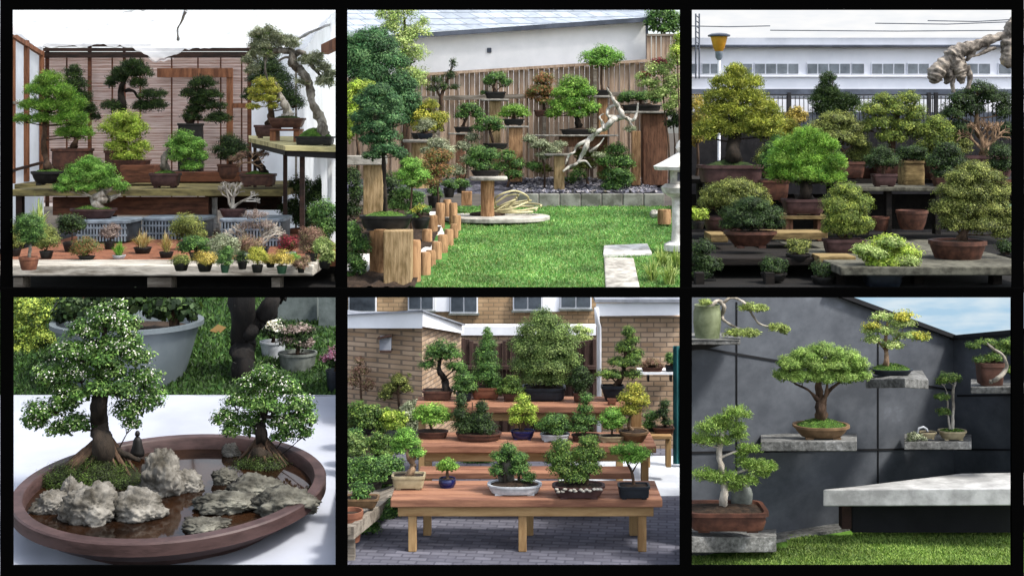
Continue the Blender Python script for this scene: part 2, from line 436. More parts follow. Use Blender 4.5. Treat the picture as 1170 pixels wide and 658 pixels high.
def trunk_mesh(parent, paths, dc, kind='brown', limbs=(), name='trunk'):
    s = dc / F; mb = MB(); main = []
    for path in paths:
        sp = smooth_path(path, 7); pts = []; ph = random.random() * 9
        for i, q in enumerate(sp):
            p = at(q[0], q[1], dc + 0.6 * s * q[2] * math.sin(i * 0.55 + ph))
            pts.append(p)
        rad = [max(q[2] * 0.5 * s, 0.35 * s) for q in sp]
        if len(path) > 1 and path is paths[0]:
            rad[0] *= 1.35
        mb.tube(pts, rad, 12 if path[0][2] > 5 else 8, rough=.3 if path[0][2] > 20 else .65 if path[0][2] > 5 else .5)
        main += [(sp[i][0], sp[i][1], sp[i][2]) for i in range(len(sp))]
    for (px, py, rx, ry, *r) in limbs:
        best = min(main, key=lambda m: (m[0] - px) ** 2 + (m[1] - (py + ry * 0.9)) ** 2 * (1.0 if m[1] > py else 2.0))
        w = min(best[2] * 0.5, max(1.2, rx * 0.13)) 
        mid = ((best[0] + px) / 2 + random.uniform(-1, 1), (best[1] + py) / 2 + ry * 0.25, w * 0.8)
        sp = smooth_path([(best[0], best[1], w), mid, (px, py + ry * 0.25, w * 0.5)], 3)
        off = r[0] if r else 0.0
        mb.tube([at(q[0], q[1], dc + off * i / (len(sp) - 1)) for i, q in enumerate(sp)], [max(q[2] * .5 * s, 0.3 * s) for q in sp], 6, rough=0.3)
        for k in range(3):      # twigs that hold the pad
            e = (px + rx * random.uniform(-.75, .75), py + ry * random.uniform(-.3, .4))
            m = sp[len(sp) // 2 + 1] if len(sp) > 3 else sp[-1]
            mb.tube([at(m[0], m[1], dc + off * .8), at((m[0] + e[0]) / 2, (m[1] + e[1]) / 2 + 1, dc + off), at(e[0], e[1], dc + off)], [w * .25 * s + .15 * s] * 2 + [.2 * s], 5)
    return obj(name, mb, bark(kind), parent, smooth=True)

# ---------------------------------------------------------------- pots
def pot_mats():
    mat('pot_brown', '#5c3b2e', '#3a241c', scale=9, rough=0.55, bump=0.15)
    mat('pot_red', '#5e4034', '#402a22', scale=9, rough=0.6, bump=0.15)
    mat('pot_terracotta', '#84563f', '#643e30', scale=9, rough=0.8, bump=0.15)
    mat('pot_black', '#23211f', '#121110', scale=9, rough=0.5, bump=0.1)
    mat('pot_grey', '#6c706a', '#4a4e48', scale=9, rough=0.6, bump=0.15)
    mat('pot_blue', '#1c2660', '#0e143a', scale=5, rough=0.18, bump=0.05, spec=0.6)
    mat('pot_cream', '#b4a888', '#8c8064', scale=8, rough=0.4, bump=0.1)
    mat('pot_white', '#c8ccd0', '#9ca0a4', scale=8, rough=0.35, bump=0.1)
    mat('pot_tan', '#7e6448', '#58442e', scale=9, rough=0.6, bump=0.15)
    mat('pot_plum', '#523a38', '#3a2624', scale=7, rough=0.6, bump=0.15)
    mat('pot_navy', '#20262e', '#12161c', scale=7, rough=0.4, bump=0.1)
    mat('pot_green', '#3c5a44', '#24402e', scale=7, rough=0.35, bump=0.1)
    mat('pot_olive', '#848c6c', '#5c6448', scale=7, rough=0.4, bump=0.15)
    mat('soil', '#3a2c20', '#1e160f', scale=22, rough=1, bump=0.8)
    mat('moss', '#486a24', '#2c4216', scale=16, rough=1, bump=1.0, c3='#6a8434')
    mat('darkmoss', '#32441a', '#1a2410', scale=18, rough=1, bump=1.0, c3='#56742a')
pot_mats()

SHAPE = {'rect': (0.62, 7.0), 'square': (1.0, 6.0), 'oval': (0.68, 2.3), 'round': (1.0, 2.0), 'tray': (0.6, 2.6), 'drum': (1.0, 2.0), 'bucket': (1.0, 2.0)}
def pot(parent, kind, cx, yt, yb, wt, wb, d, m, top='soil', dome=0.12, feet=True):
    """a pot whose front foot is at (cx, yb) at depth d; returns the depth of its middle and the height of its rim"""
    s = d / F; dep, pw = SHAPE[kind]; a = wt * s / 2; b = a * dep; dc = d + b * (wb / wt)
    z0 = (HY - yb) / F * d; h = (yb - yt) * s; x = (cx - CX) / F * d * 1.0
    cxw = (cx - CX) / F * dc
    rb = wb / wt; lip = min(0.14 * h, 0.05 * a + 0.02)
    foot = 0.12 * h if feet and kind in ('rect', 'oval', 'tray') else 0.0
    if kind == 'drum': prof = [(rb, 0), (rb * 1.02, h * .1), (1.0, h * .45), (.98, h * .8), (.9, h * .93), (.95, h), (.84, h), (.82, h * .86)]
    elif kind == 'bucket': prof = [(rb, 0), (rb + (1 - rb) * .5, h * .5), (.97, h - lip * .9), (1.03, h - lip * .8), (1.03, h), (.95, h), (.9, h * .84)]
    elif kind == 'round': prof = [(rb, 0), (rb + (1 - rb) * .45, h * .3), (rb + (1 - rb) * .85, h * .72), (.96, h - lip * 1.6), (1.02, h - lip * 1.5), (1.02, h), (.9, h), (.87, h * .84)]
    else: prof = [(rb * .97, foot), (rb, foot + .02 * h), (rb + (1 - rb) * .55, h * .5), (.95, h - lip * 1.5), (1.02, h - lip * 1.3), (1.02, h), (.91, h), (.88, h * .82)]
    n = 40 if wt > 30 else 24
    mb = MB().lathe((cxw, dc, z0), prof, n, a, b, pw)
    if foot:
        for sx in (-1, 1):
            for sy in (-1, 1):
                fx, fy = cxw + sx * a * rb * .68, dc + sy * b * rb * .66
                mb.box(fx - a * .14, fx + a * .14, fy - b * .12, fy + b * .12, z0, z0 + foot + .03 * h)
    po = obj('pot', mb, MATS[m], parent, smooth=True, autosmooth=0.6)
    # what fills it
    fr = 0.90; R, A = 5, n
    V = []; Fc = []
    for i in range(R + 1):
        r = i / R
        for k in range(n):
            t = 2 * math.pi * (k + .5) / n; ct, st = math.cos(t), math.sin(t)
            xx = math.copysign(abs(ct) ** (2 / pw), ct) * a * fr * r; yy = math.copysign(abs(st) ** (2 / pw), st) * b * fr * r
            zz = h * .86 + dome * a * (1 - r * r) + 0.05 * a * (1 - r) * noise.noise((xx * 9 / a, yy * 9 / a, cx))
            V.append((cxw + xx, dc + yy, z0 + zz))
    for i in range(R):
        for k in range(n): Fc.append((i * n + k, i * n + (k + 1) % n, (i + 1) * n + (k + 1) % n, (i + 1) * n + k))
    obj('moss' if 'moss' in top else 'soil', MB().add(V, Fc), MATS[top], po, smooth=True)
    if 'moss' in top and wt > 24:
        k = int(wt * 14); rr = np.sqrt(RNG.random(k)); tt = RNG.random(k) * 2 * math.pi
        Cq = np.stack([cxw + a * .88 * rr * np.cos(tt), dc + b * .88 * rr * np.sin(tt), z0 + h * .86 + dome * a * (1 - rr ** 2) + .006], 1)
        leaf_mesh('moss_tuft', Cq, RNG.normal(size=(k, 3)) * .6 + np.array([0, -.5, .6]), RNG.uniform(1.0, 2.4, k) * s, PALL['moss' if top == 'moss' else 'dmoss'][RNG.integers(0, 4, k)] * .8, po, aspect=.5)
    return dc, z0 + h

def plant(label, d, pads, pal, pot_=None, name='bonsai_tree', cat='bonsai', leaf=3.0, style='leaf', dens=1.0, trunk=None, tw=4.0, bk='brown',
          group=None, base=None, limbs=True, top='soil', dome=0.12, gap=0.0, extra=None, deep=0.8, up=0.5):
    """a plant in its pot (or in the ground, base=(px,py)): pads, trunk path and pot in picture units, d = depth of its front foot"""
    if pot_:
        kind, cx, yt, yb, wt, wb, m = pot_; bx, by = cx, yb
    else: bx, by = base
    dd = d.d(by) if isinstance(d, Plane) else d
    t = thing(name, label, cat, at(bx, by, dd), group)
    dc = dd
    if pot_: dc, zr = pot(t, kind, cx, yt, yb, wt, wb, dd, m, top, dome); y_in = HY - (zr - dome * 0) / dc * F
    else: y_in = by
    if trunk is None and pads:
        tx = sum(p[0] * p[2] * p[3] for p in pads) / sum(p[2] * p[3] for p in pads); ty = min(p[1] for p in pads)
        low = max(p[1] for p in pads)
        trunk = [[(bx, y_in + 1, tw), (bx + (tx - bx) * .3 + tw * .35, (y_in + low) / 2, tw * .8), (tx, low - 2, tw * .6), (tx, ty, tw * .25)]] if y_in > low else [[(bx, y_in + 1, tw), ((bx + tx) / 2, (y_in + ty) / 2, tw * .7), (tx, ty, tw * .3)]]
    if trunk: trunk_mesh(t, trunk, dc, bk, pads if limbs else ())
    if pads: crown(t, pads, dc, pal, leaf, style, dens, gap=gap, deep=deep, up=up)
    if extra: extra(t, dc)
    return t

def bare_twigs(parent, root, dc, h, w, seed, kind='pale', n=9, name='branches'):
    """a leafless bonsai's trunk with a fan of forking twigs (picture units)"""
    rnd = random.Random(seed); s = dc / F; mb = MB()
    def grow(p, ang, ln, wd, lev):
        q = (p[0] + math.sin(ang) * ln, p[1] - math.cos(ang) * ln * (0.9), p[2] + rnd.uniform(-.35, .35) * ln)
        m = ((p[0] + q[0]) / 2 + rnd.uniform(-.1, .1) * ln, (p[1] + q[1]) / 2, (p[2] + q[2]) / 2)
        mb.tube([at(a[0], a[1], dc + a[2] * s) for a in (p, m, q)], [wd * .5 * s, wd * .42 * s, wd * .34 * s], 5, cap=True)
        if lev > 0:
            for k in range(3 if lev > 1 else 4):
                grow(q, ang + rnd.uniform(-.85, .85), ln * rnd.uniform(.5, .75), wd * .6, lev - 1)
    for k in range(n):
        grow((root[0] + rnd.uniform(-1, 1), root[1], 0), rnd.uniform(-1.0, 1.0) * w / h, h * .36, h * .075 + .6, 3)
    return obj(name, mb, bark(kind), parent)

def lawn(name, _a, area, plane, pal, n, h, _b):
    """turf sheet plus blades; area is a list of (px0,px1,py0,py1) boxes in which blades grow on the plane"""
    P = PALL[pal]; C = []; Sz = []
    for (x0, x1, y0, y1) in area:
        k = int(n * (x1 - x0) * (y1 - y0) / sum((b[1] - b[0]) * (b[3] - b[2]) for b in area))
        xs = RNG.uniform(x0, x1, k); ys = RNG.uniform(y0, y1, k); ds = plane.c / (plane.k + (ys - HY) / F)
        C.append(np.stack([(xs - CX) / F * ds, ds, -plane.c + plane.k * ds + h * .35], axis=1))
    C = np.concatenate(C); m = len(C)
    nn = RNG.normal(size=(m, 3)) * .6 + np.array([0, -1.0, .25])
    along = RNG.normal(size=(m, 3)) * .45 + np.array([0, 0, 1.0])
    patch = np.array([0.8 + 0.5 * noise.noise((c[0] * 1.3, c[1] * 1.3, 0)) + .25 * noise.noise((c[0] * 5, c[1] * 5, 3)) for c in C])
    col = P[RNG.integers(0, len(P), size=m)] * (patch * RNG.uniform(.75, 1.2, m))[:, None]
    o = leaf_mesh(name, C, nn, h * RNG.uniform(.6, 1.3, m), col, None, aspect=.3, along=along, loc=C.mean(axis=0), wide=.35)
    return o
# ================================================================ greenhouse with bonsai on shelves (upper left)
stage(1)
mat('oldwood', '#8c8478', '#5c544a', scale=7, stretch=(0.4, 3, 3), rough=.9, bump=.5)
mat('paleplank', '#b8b2a6', '#6e675c', scale=6, stretch=(0.5, 3, 3), rough=.9, bump=.6)
mat('felt', '#7e5038', '#5c3826', scale=12, rough=1, bump=.4)
mat('darkwood', '#3a2820', '#1c1410', scale=8, stretch=(.4, 2, 2), rough=.8, bump=.4)
mat('brownwood', '#6c4430', '#40261a', scale=8, stretch=(.4, 2, 2), rough=.8, bump=.4)
mat('postwood', '#8a5c40', '#5c3a28', scale=8, stretch=(2, 2, .3), rough=.8, bump=.4)
mat('mossyplank', '#80764c', '#4c4630', scale=7, stretch=(.5, 2, 2), rough=.95, bump=.5)
mat('crateplastic', '#84909a', '#5c666e', scale=5, rough=.5, bump=.05)
mat('blackearth', '#16130f', '#080706', scale=9, rough=1, bump=.5)
mat('blacksteel', '#1a1817', '#0c0b0a', scale=9, rough=.6, bump=.05)
sheet_mat('plastic_sheet', '#c6c8ca', 0.88, 0.16, 0.9, .4)  # faint emission added to brighten the greenhouse
sheet_mat('wall_sheet', '#e8ecf0', 0.6, 0.28, 1.4)  # emission stands in for daylight coming through the sheet

g1 = through(326, 18.2)
def floor_block(name, pts, depth, m):
    o = obj(name, MB().slab(pts, depth), m, None, loc=np.mean(pts, axis=0)); return tag(o, kind='structure')
floor_block('ground', [at(-30, 335, 17.6), at(392, 335, 17.6), (at(392, 0, 28.6)[0], 28.6, at(0, 335, 17.6)[2]), (at(-30, 0, 28.6)[0], 28.6, at(0, 335, 17.6)[2])], 2.6, MATS['blackearth'])

# roof sheet, wall sheets
def roof(u, v):
    px = -25 + u * 416; d = 20.2 + v * 7.4; py = 9 + v * 42
    sag = 0.30 * math.exp(-((px - 178) / 34) ** 2 - ((v - .95) / .24) ** 2) + .16 * math.exp(-((px - 330) / 30) ** 2 - ((v - .8) / .25) ** 2)
    p = at(px, py, d); p[2] += -sag + 10e-2 * noise.noise((px * .03, d * .7, 2)) + .07 * noise.noise((px * .15, d * 2.3, 5)) - .10 * abs(math.sin(px * .02)) * v
    return p
t = thing('roof_sheet', 'sagging white plastic sheet stretched as the roof over the bonsai greenhouse', 'plastic sheet', at(190, 46, 24))
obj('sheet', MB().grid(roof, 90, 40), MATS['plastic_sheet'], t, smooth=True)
for q in ([(212, 12), (208, 24), (203, 34), (204, 46)], [(340, 44), (358, 36), (372, 30), (382, 26)]):
    obj('gathered_fold', MB().tube([at(p[0], p[1], 20.4 + (p[1] - 12) * .12) for p in smooth_path([(a, b, 0) for a, b in q], 4)], [.022] * (4 * (len(q) - 1) + 1), 5, rough=1.2), mat('fold', '#b4b4b4', '#88888a', scale=5), t)

def wallx(px): return 25.2 + (px - 14) / 38 * 2.3          # left wall depth along its pixels
t = thing('greenhouse_side_wall', 'white plastic side wall with brown posts at the left of the greenhouse', 'wall', at(14, 330, wallx(14)))
sh = MB().poly([at(-12, 330, wallx(-12)), at(50, 262, wallx(50)), at(50, 40, wallx(50)), at(-12, 10, wallx(-12))])
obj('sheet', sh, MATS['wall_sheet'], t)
for (px, w, y0, y1) in ((29, 5.0, 46, 208), (46.5, 4, 58, 205), (14, 3, 30, 210)):
    d = wallx(px) - .25
    obj('post', MB().pbox(px - w / 2, px + w / 2, y0, y1, d, .12), MATS['postwood'], t, bevel=.01)
obj('rail', MB().bar(at(10, 38, wallx(10) - .3), at(48, 62, wallx(48) - .3), .07, .09), MATS['postwood'], t)
obj('rail', MB().bar(at(10, 117, wallx(10) - .3), at(48, 121, wallx(48) - .3), .05, .05), MATS['oldwood'], t)
obj('rail', MB().bar(at(10, 196, wallx(10) - .3), at(48, 186, wallx(48) - .3), .05, .05), MATS['darkwood'], t)

t = thing('white_sheet_wall', 'white translucent sheet wall at the right end of the greenhouse', 'wall', at(330, 300, 27.6))
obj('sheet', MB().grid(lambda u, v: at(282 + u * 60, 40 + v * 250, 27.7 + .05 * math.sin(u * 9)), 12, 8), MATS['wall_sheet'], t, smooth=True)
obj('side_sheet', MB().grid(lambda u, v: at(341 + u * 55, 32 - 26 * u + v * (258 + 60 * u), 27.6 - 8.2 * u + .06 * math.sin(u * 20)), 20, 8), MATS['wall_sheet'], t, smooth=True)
obj('beam', MB().bar(at(371, 57, 21.3), at(392, 47, 20), .12, .16), MATS['postwood'], t)
for px in (338, 347): obj('post', MB().pbox(px - 1, px + 1, 58, 270, 27.3, .05), MATS['oldwood'], t)

# bamboo blind with its frame
m, nt, b = _new('bamboo'); N, L = nt.nodes, nt.links
tc = N.new('ShaderNodeTexCoord'); mp = N.new('ShaderNodeMapping'); mp.inputs['Scale'].default_value = (.45, 1, 22)
L.new(tc.outputs['Object'], mp.inputs[0]); n = N.new('ShaderNodeTexNoise'); n.inputs['Scale'].default_value = 3.4; n.inputs['Detail'].default_value = 9; n.inputs['Roughness'].default_value = .7
L.new(mp.outputs[0], n.inputs['Vector']); r = N.new('ShaderNodeValToRGB')
for e, (p, c) in zip((r.color_ramp.elements[0], r.color_ramp.elements[1], r.color_ramp.elements.new(.5), r.color_ramp.elements.new(.58)), ((.30, '#7c5444'), (.62, '#f6f0f0'), (.42, '#b88c78'), (.50, '#dccac4'))):
    e.position = p; e.color = (*lin(c), 1)
L.new(n.outputs['Fac'], r.inputs[0]); L.new(r.outputs[0], b.inputs['Base Color']); b.inputs['Roughness'].default_value = .8
t_ = N.new('ShaderNodeBsdfTranslucent'); L.new(r.outputs[0], t_.inputs[0]); mx = N.new('ShaderNodeMixShader'); mx.inputs[0].default_value = .35
L.new(b.outputs[0], mx.inputs[1]); L.new(t_.outputs[0], mx.inputs[2]); L.new(mx.outputs[0], N['Material Output'].inputs[0]); MATS['bamboo'] = m
t = thing('bamboo_blind', 'reddish split bamboo blind hanging behind the shelved bonsai', 'blind', at(168, 230, 27.4))
mb = MB()
for i in range(88):
    y = 66 + i * 1.9
    mb.bar(at(50, y + random.uniform(-.3, .3), 27.4), at(287, y + random.uniform(-.3, .3), 27.4), .026, .03)
obj('slats', mb, MATS['bamboo'], t)
sheet_mat('glowing_sheet', '#f4ece8', .6, .6); obj('glowing_backing', MB().pbox(50, 287, 64, 236, 27.46, .02), MATS['glowing_sheet'], t)  # sheet added behind the slats, its emission stands in for backlight
for px in (76, 102.5, 128, 160, 196, 226, 252, 276):
    obj('cord', MB().pbox(px - .7, px + .7, 64, 232, 27.3, .03), MATS['brownwood'], t)
t = thing('blind_support', 'dark brown timber frame holding the bamboo blind', 'frame', at(168, 230, 27.2))
for (a, b_, w) in (((50, 57), (290, 57), .07), ((50, 63), (292, 63), .12), ((50, 52), (172, 52), .06)):
    obj('beam', MB().bar(at(*a, 27.15), at(*b_, 27.15), .08, w), MATS['darkwood'], t)
obj('beam', MB().bar(at(180, 83.5, 27.1), at(266, 83.5, 27.1), .08, .19), MATS['postwood'], t)
obj('post', MB().bar(at(262.5, 86, 27.12), at(262.5, 206, 27.12), .12, .08), MATS['postwood'], t)
obj('beam', MB().bar(at(266, 121, 27.1), at(284, 121, 27.1), .06, .1), MATS['postwood'], t)
for px, w in ((54, .07), (102.5, .07), (142, .05), (285, .08)):
    obj('post', MB().bar(at(px, 50, 27.2), at(px, 236, 27.2), w, .05), MATS['brownwood'], t)

# middle shelf
s1 = through(216, 23.0); zs = s1.z(23)
t = thing('display_shelf', 'long weathered middle shelf under the large pines, backed by dark red boards', 'shelf', at(170, 240, 23.1))
mb = MB()
mb.box(at(10, 0, 22.8)[0], at(326, 0, 22.8)[0], 22.8, 25.2, zs - .12, zs); obj('top_board', mb, MATS['mossyplank'], t, bevel=.015)
obj('top_board', MB().box(at(10, 0, 25.21)[0], at(318, 0, 25.21)[0], 25.22, 27.0, zs - .12, zs - .005), MATS['mossyplank'], t, bevel=.015)
obj('apron_board', MB().pbox(60, 238, 225, 246, 23.1, .08), MATS['brownwood'], t, bevel=.01)
obj('apron_board', MB().pbox(240, 322, 224, 240, 24.3, .08), MATS['darkwood'], t, bevel=.01)
for px in (238, 128, 22): obj('leg', MB().pbox(px - 4, px + 3, 224, 296, 23.3, .14), MATS['darkwood'], t)
obj('riser_block', MB().pbox(137, 176, 189, 209, 24.2, .8), MATS['brownwood'], t, bevel=.01)
obj('riser_block', MB().pbox(190, 274, 197, 208, 25.6, .8), MATS['brownwood'], t, bevel=.01)
# white post under the shelf
t = thing('white_post', 'short white painted post standing behind the middle crate', 'post', at(243, 262, 23.6))
obj('shaft', MB().pbox(240, 247, 226, 262, 23.4, .12), mat('whitepaint', '#c8c8c4', '#94948e', scale=6), t, bevel=.01)
obj('foot', MB().pbox(238.5, 248.5, 256, 263, 23.36, .2), MATS['whitepaint'], t, bevel=.01)

# low bench
b1 = through(303, 17.9); zb = b1.z(17.9)
t = thing('plant_bench', 'low bench with red felt top and a peeling white front plank', 'bench', at(185, 334, 18.4))
y_b = 24.2
x0, x1 = at(-20, 0, 17.9)[0], at(358, 0, 17.9)[0]
obj('front_plank', MB().box(x0, x1, 17.9, 18.7, zb - .15, zb), MATS['paleplank'], t, bevel=.02)
obj('felt_top', MB().box(at(-25, 0, 18.72)[0], at(396, 0, 18.72)[0], 18.72, y_b, zb - .1, zb - .004), MATS['felt'], t)
for px in (21, 182, 315): obj('leg', MB().pbox(px - (6 if px < 30 else 14 if px < 200 else 5), px + (5 if px < 30 else 14 if px < 200 else 5), 317, 345, 18.0, .3), MATS['oldwood'], t, bevel=.01)

# right-hand high table
zt = at(0, 163, 20.6)[2]
t = thing('high_table', 'tall dark steel table with pale plywood top in the right corner', 'table', at(350, 285, 21))
P = [at(326, 167, 20.4), at(396, 169, 20.4), at(396, 157, 24.8), at(284, 155, 25.2), at(284, 158, 23.2)]
obj('table_top', MB().slab(P, .07), mat('plytop', '#b4ac7c', '#7c7650', scale=5, stretch=(.5, 2, 1)), t)
obj('frame', MB().bar(at(328, 174, 20.5), at(396, 177, 20.5), .1, .13).bar(at(328, 174, 20.5), at(290, 165, 23.2), .07, .1), MATS['blacksteel'], t)
for px, y0, y1, d, w in ((325.5, 172, 262, 22.6, 4.5), (345, 177, 284, 20.6, 5.5), (380, 177, 300, 22.5, 6), (291, 163, 246, 23.6, 3.5)):
    obj('leg', MB().pbox(px - w / 2, px + w / 2, y0, y1, d, w / 1500 * d), MATS['darkwood'], t, bevel=.01)

# crates
def crate(px0, px1, yt, yb, d, label):
    t = thing('plastic_crate', label, 'crate', at((px0 + px1) / 2, yb, d), 'plastic crates turned upside down on the bench')
    s = d / F; x0, x1 = at(px0, 0, d)[0], at(px1, 0, d)[0]; z0 = at(0, yb, d)[2]; z1 = at(0, yt, d)[2]; dp = .95; cx, cy = (x0 + x1) / 2, d + dp / 2
    a, b_ = (x1 - x0) / 2, dp / 2
    obj('lid', MB().lathe((cx, cy, z1 - .05), [(1.03, 0), (1.03, .04), (1, .05)], 32, a, b_, 9), MATS['crateplastic'], t, smooth=True, autosmooth=.6)
    obj('body', MB().lathe((cx, cy, z0), [(.96, 0), (.97, (z1 - z0) - .06)], 32, a, b_, 9), mat('cratebody', '#3c4248', '#24282c', scale=6, rough=.5, bump=.05), t, smooth=True, autosmooth=.6)
    mb = MB(); k = int((px1 - px0) / 4)
    for i in range(k + 1):
        xx = x0 + .05 + (x1 - x0 - .1) * i / k; mb.box(xx - .012, xx + .012, d - .005, d + .03, z0, z1 - .06)
    for q in (.25, .6): mb.box(x0 + .02, x1 - .02, d - .007, d + .02, z0 + (z1 - z0) * q, z0 + (z1 - z0) * q + .03)
    obj('ribs', mb, MATS['crateplastic'], t)
    return t, z1
crate(86, 146, 252, 276, 21.4, 'grey-blue slatted crate carrying the large mound-shaped pine')
crate(160, 233, 249, 274, 22.2, 'long grey crate with nothing on its lid, between two others')
crate(250, 323, 250, 284, 20.9, 'dark grey crate under the leafless white-twigged bonsai')

G1 = 'bonsai on the middle greenhouse shelf'; G2 = 'small pots along the front plank'; G3 = 'small plants on the red felt bench'
plant('large light green pine with broken trunk in shallow black bowl, far left of the greenhouse', 22.7, [(57, 92, 17, 9), (48, 104, 19, 9), (68, 106, 20, 10), (38, 121, 16, 8), (62, 122, 22, 9), (88, 118, 12, 10), (27, 137, 12, 6), (50, 136, 14, 7), (83, 137, 21, 10), (80, 124, 14, 8), (94, 152, 15, 9), (75, 152, 12, 7)], 'bright', ('oval', 56, 196, 212, 40, 28, 'pot_black'),
      trunk=[[(55, 194, 9), (52, 180, 6), (50, 160, 5), (53, 130, 5), (57, 95, 2)]], bk='brown', leaf=2.8, style='needle', dens=1.1, top='moss', dome=.25, group=G1)
plant('tall dark pine half hidden behind the light green pine, in brown rectangular pot', 25.5, [(84, 84, 10, 9), (87, 98, 15, 9), (80, 112, 14, 9), (92, 112, 14, 9), (102, 126, 11, 8), (85, 130, 14, 9), (110, 134, 6, 4), (84, 150, 12, 10)], 'dark', ('rect', 83, 170, 205, 44, 40, 'pot_brown'), leaf=2.6, style='needle', tw=7, group=G1)
plant('dark cloud-pruned pine with bent dark trunk before the bamboo blind', 25.4, [(154, 75, 15, 7), (143, 83, 16, 7), (162, 84, 15, 6), (127, 97, 7, 4), (134, 91, 12, 6), (131, 122, 15, 7), (158, 96, 11, 6), (174, 109, 17, 7), (178, 121, 14, 7), (163, 122, 12, 7)], 'dark', ('rect', 141, 172, 205, 40, 36, 'pot_brown'),
      trunk=[[(140, 178, 7), (139, 150, 7), (140, 122, 8), (138, 106, 7), (141, 94, 5), (152, 78, 2)], [(143, 104, 4), (152, 104, 3), (160, 114, 2.5), (170, 120, 1.5)]], bk='dark', leaf=2.6, style='needle', dens=1.2, limbs=False, group=G1)
plant('rounded yellow-green juniper on a brown block in the middle of the shelf', 24.4, [(142, 136, 20, 9), (128, 148, 16, 10), (156, 148, 18, 10), (143, 156, 18, 9), (135, 168, 16, 9), (160, 168, 14, 9), (148, 180, 20, 8)], 'lime', ('rect', 150, 183, 190, 42, 38, 'pot_brown'), leaf=2.8, style='fine', tw=5, group=G1, dens=1.0)
plant('dark green tiered pine with mossy foot in a square black pot, centre back', 26.0, [(232, 96, 16, 8), (222, 108, 15, 7), (240, 109, 15, 7), (230, 116, 14, 6), (223, 126, 12, 5), (246, 122, 13, 6), (250, 135, 15, 7), (219, 134, 12, 6)], 'dark', ('rect', 218, 141, 206, 28, 27, 'pot_black'), leaf=2.5, style='needle', dens=1.2, trunk=[[(217, 140, 8), (222, 126, 6), (230, 112, 5), (232, 94, 2)]], top='darkmoss', dome=.5, group=G1)
plant('bright green leafy tree with pale crooked trunk in a brown rectangular pot', 23.2, [(210, 158, 15, 8), (198, 166, 10, 7), (222, 166, 14, 8), (212, 172, 19, 8), (228, 178, 12, 7), (203, 180, 12, 6), (220, 190, 14, 6)], 'juniper', ('rect', 189, 198, 215, 34, 28, 'pot_plum'), leaf=2.8, dens=1.1, trunk=[[(190, 197, 10), (187, 184, 7), (194, 172, 6), (206, 164, 3)]], bk='grey', top='moss', dome=.3, group=G1)
plant('small round dark shrub between the bright tree and the deadwood bonsai', 25.6, [(263, 163, 14, 9), (256, 172, 14, 9), (272, 172, 15, 10), (264, 180, 15, 7)], 'dark', ('rect', 262, 188, 208, 26, 24, 'pot_brown'), leaf=2.6, group=G1)
def dead1(t, dc):
    bare_twigs(t, (286, 186), dc - .2, 20, 46, 5, 'tan', 5, name='deadwood')
plant('weathered deadwood bonsai with dark leaning trunk in a brown rectangular pot', 22.9, [(278, 178, 9, 5), (300, 176, 8, 4), (268, 182, 8, 4)], 'dry', ('rect', 295, 199, 214, 40, 36, 'pot_red'), leaf=2.2, dens=.8, trunk=[[(302, 198, 7), (295, 186, 6), (288, 178, 5), (276, 174, 3)], [(300, 190, 4), (294, 178, 3), (302, 172, 2)]], bk='dark', top='moss', dome=.25, extra=dead1, group=G1)
plant('wide mound-shaped pine with silvery deadwood in an oval brown pot on a crate', 21.75, [(103, 187, 15, 8), (90, 195, 16, 8), (116, 196, 16, 9), (80, 206, 15, 8), (102, 203, 20, 8), (126, 208, 15, 9), (72, 215, 13, 6), (92, 214, 16, 7), (138, 214, 10, 7), (110, 213, 14, 6)], 'juniper', ('oval', 107, 239, 252, 52, 38, 'pot_plum'), leaf=2.7, style='fine', dens=1.3,
      trunk=[[(112, 238, 9), (108, 226, 9), (118, 220, 8), (112, 208, 5), (104, 192, 2)], [(138, 222, 2), (128, 226, 6), (115, 229, 9), (106, 225, 4)], [(116, 224, 5), (128, 216, 4), (140, 219, 2)]], bk='pale', top='moss', dome=.2, group=None)
# right table trees
def stand(px0, px1, y0, y1, d, label):
    t = thing('pot_stand', label, 'stand', at((px0 + px1) / 2, y1, d))
    obj('board', MB().pbox(px0, px1, y0, y0 + 2.5, d, .5), MATS['brownwood'], t, bevel=.01)
    for px in (px0 + 3.5, px1 - 3.5): obj('leg', MB().pbox(px - 3.4, px + 3.4, y0 + 2.5, y1, d + .02, .42), MATS['postwood'], t, bevel=.01)
stand(308, 342, 147.5, 163, 22.2, 'small brown wooden stand lifting a pot on the high table')
plant('dense dark green tree at the back of the high table, brown square pot', 23.4, [(306, 78, 17, 12), (318, 92, 20, 14), (298, 92, 15, 12), (326, 108, 17, 12), (288, 104, 11, 6), (338, 118, 12, 9), (282, 111, 7, 4), (310, 62, 12, 10)], 'dark', ('rect', 305, 143, 158, 28, 22, 'pot_plum'), leaf=2.7, style='fine', group='bonsai on the high table', trunk=[[(308, 142, 8), (310, 130, 7), (308, 110, 5), (306, 80, 3)]])
plant('yellow-green bonsai with leaning silver trunk on the small wooden stand', 22.3, [(303, 95, 14, 6), (296, 104, 14, 6), (310, 103, 12, 6), (292, 112, 10, 5), (306, 113, 15, 6), (290, 122, 10, 4), (312, 122, 8, 4)], 'yellow', ('rect', 328, 135, 147.5, 41, 32, 'pot_red'), leaf=2.5, style='fine', dens=1.2, trunk=[[(329, 134, 11), (326, 122, 8), (320, 108, 5), (314, 94, 3)]], bk='pale', top='darkmoss', dome=.2, group='bonsai on the high table')
def spiky(t, dc): crown(t, [(302, 40, 17, 9), (330, 50, 13, 8), (298, 62, 14, 8), (352, 70, 12, 7), (286, 70, 9, 6), (368, 78, 10, 7), (372, 94, 11, 7), (346, 94, 8, 6), (300, 52, 16, 8), (318, 46, 10, 7), (362, 66, 9, 6), (378, 86, 8, 6), (290, 80, 9, 6)], dc, 'grey', 3.2, 'needle', 1.1, name='needles')
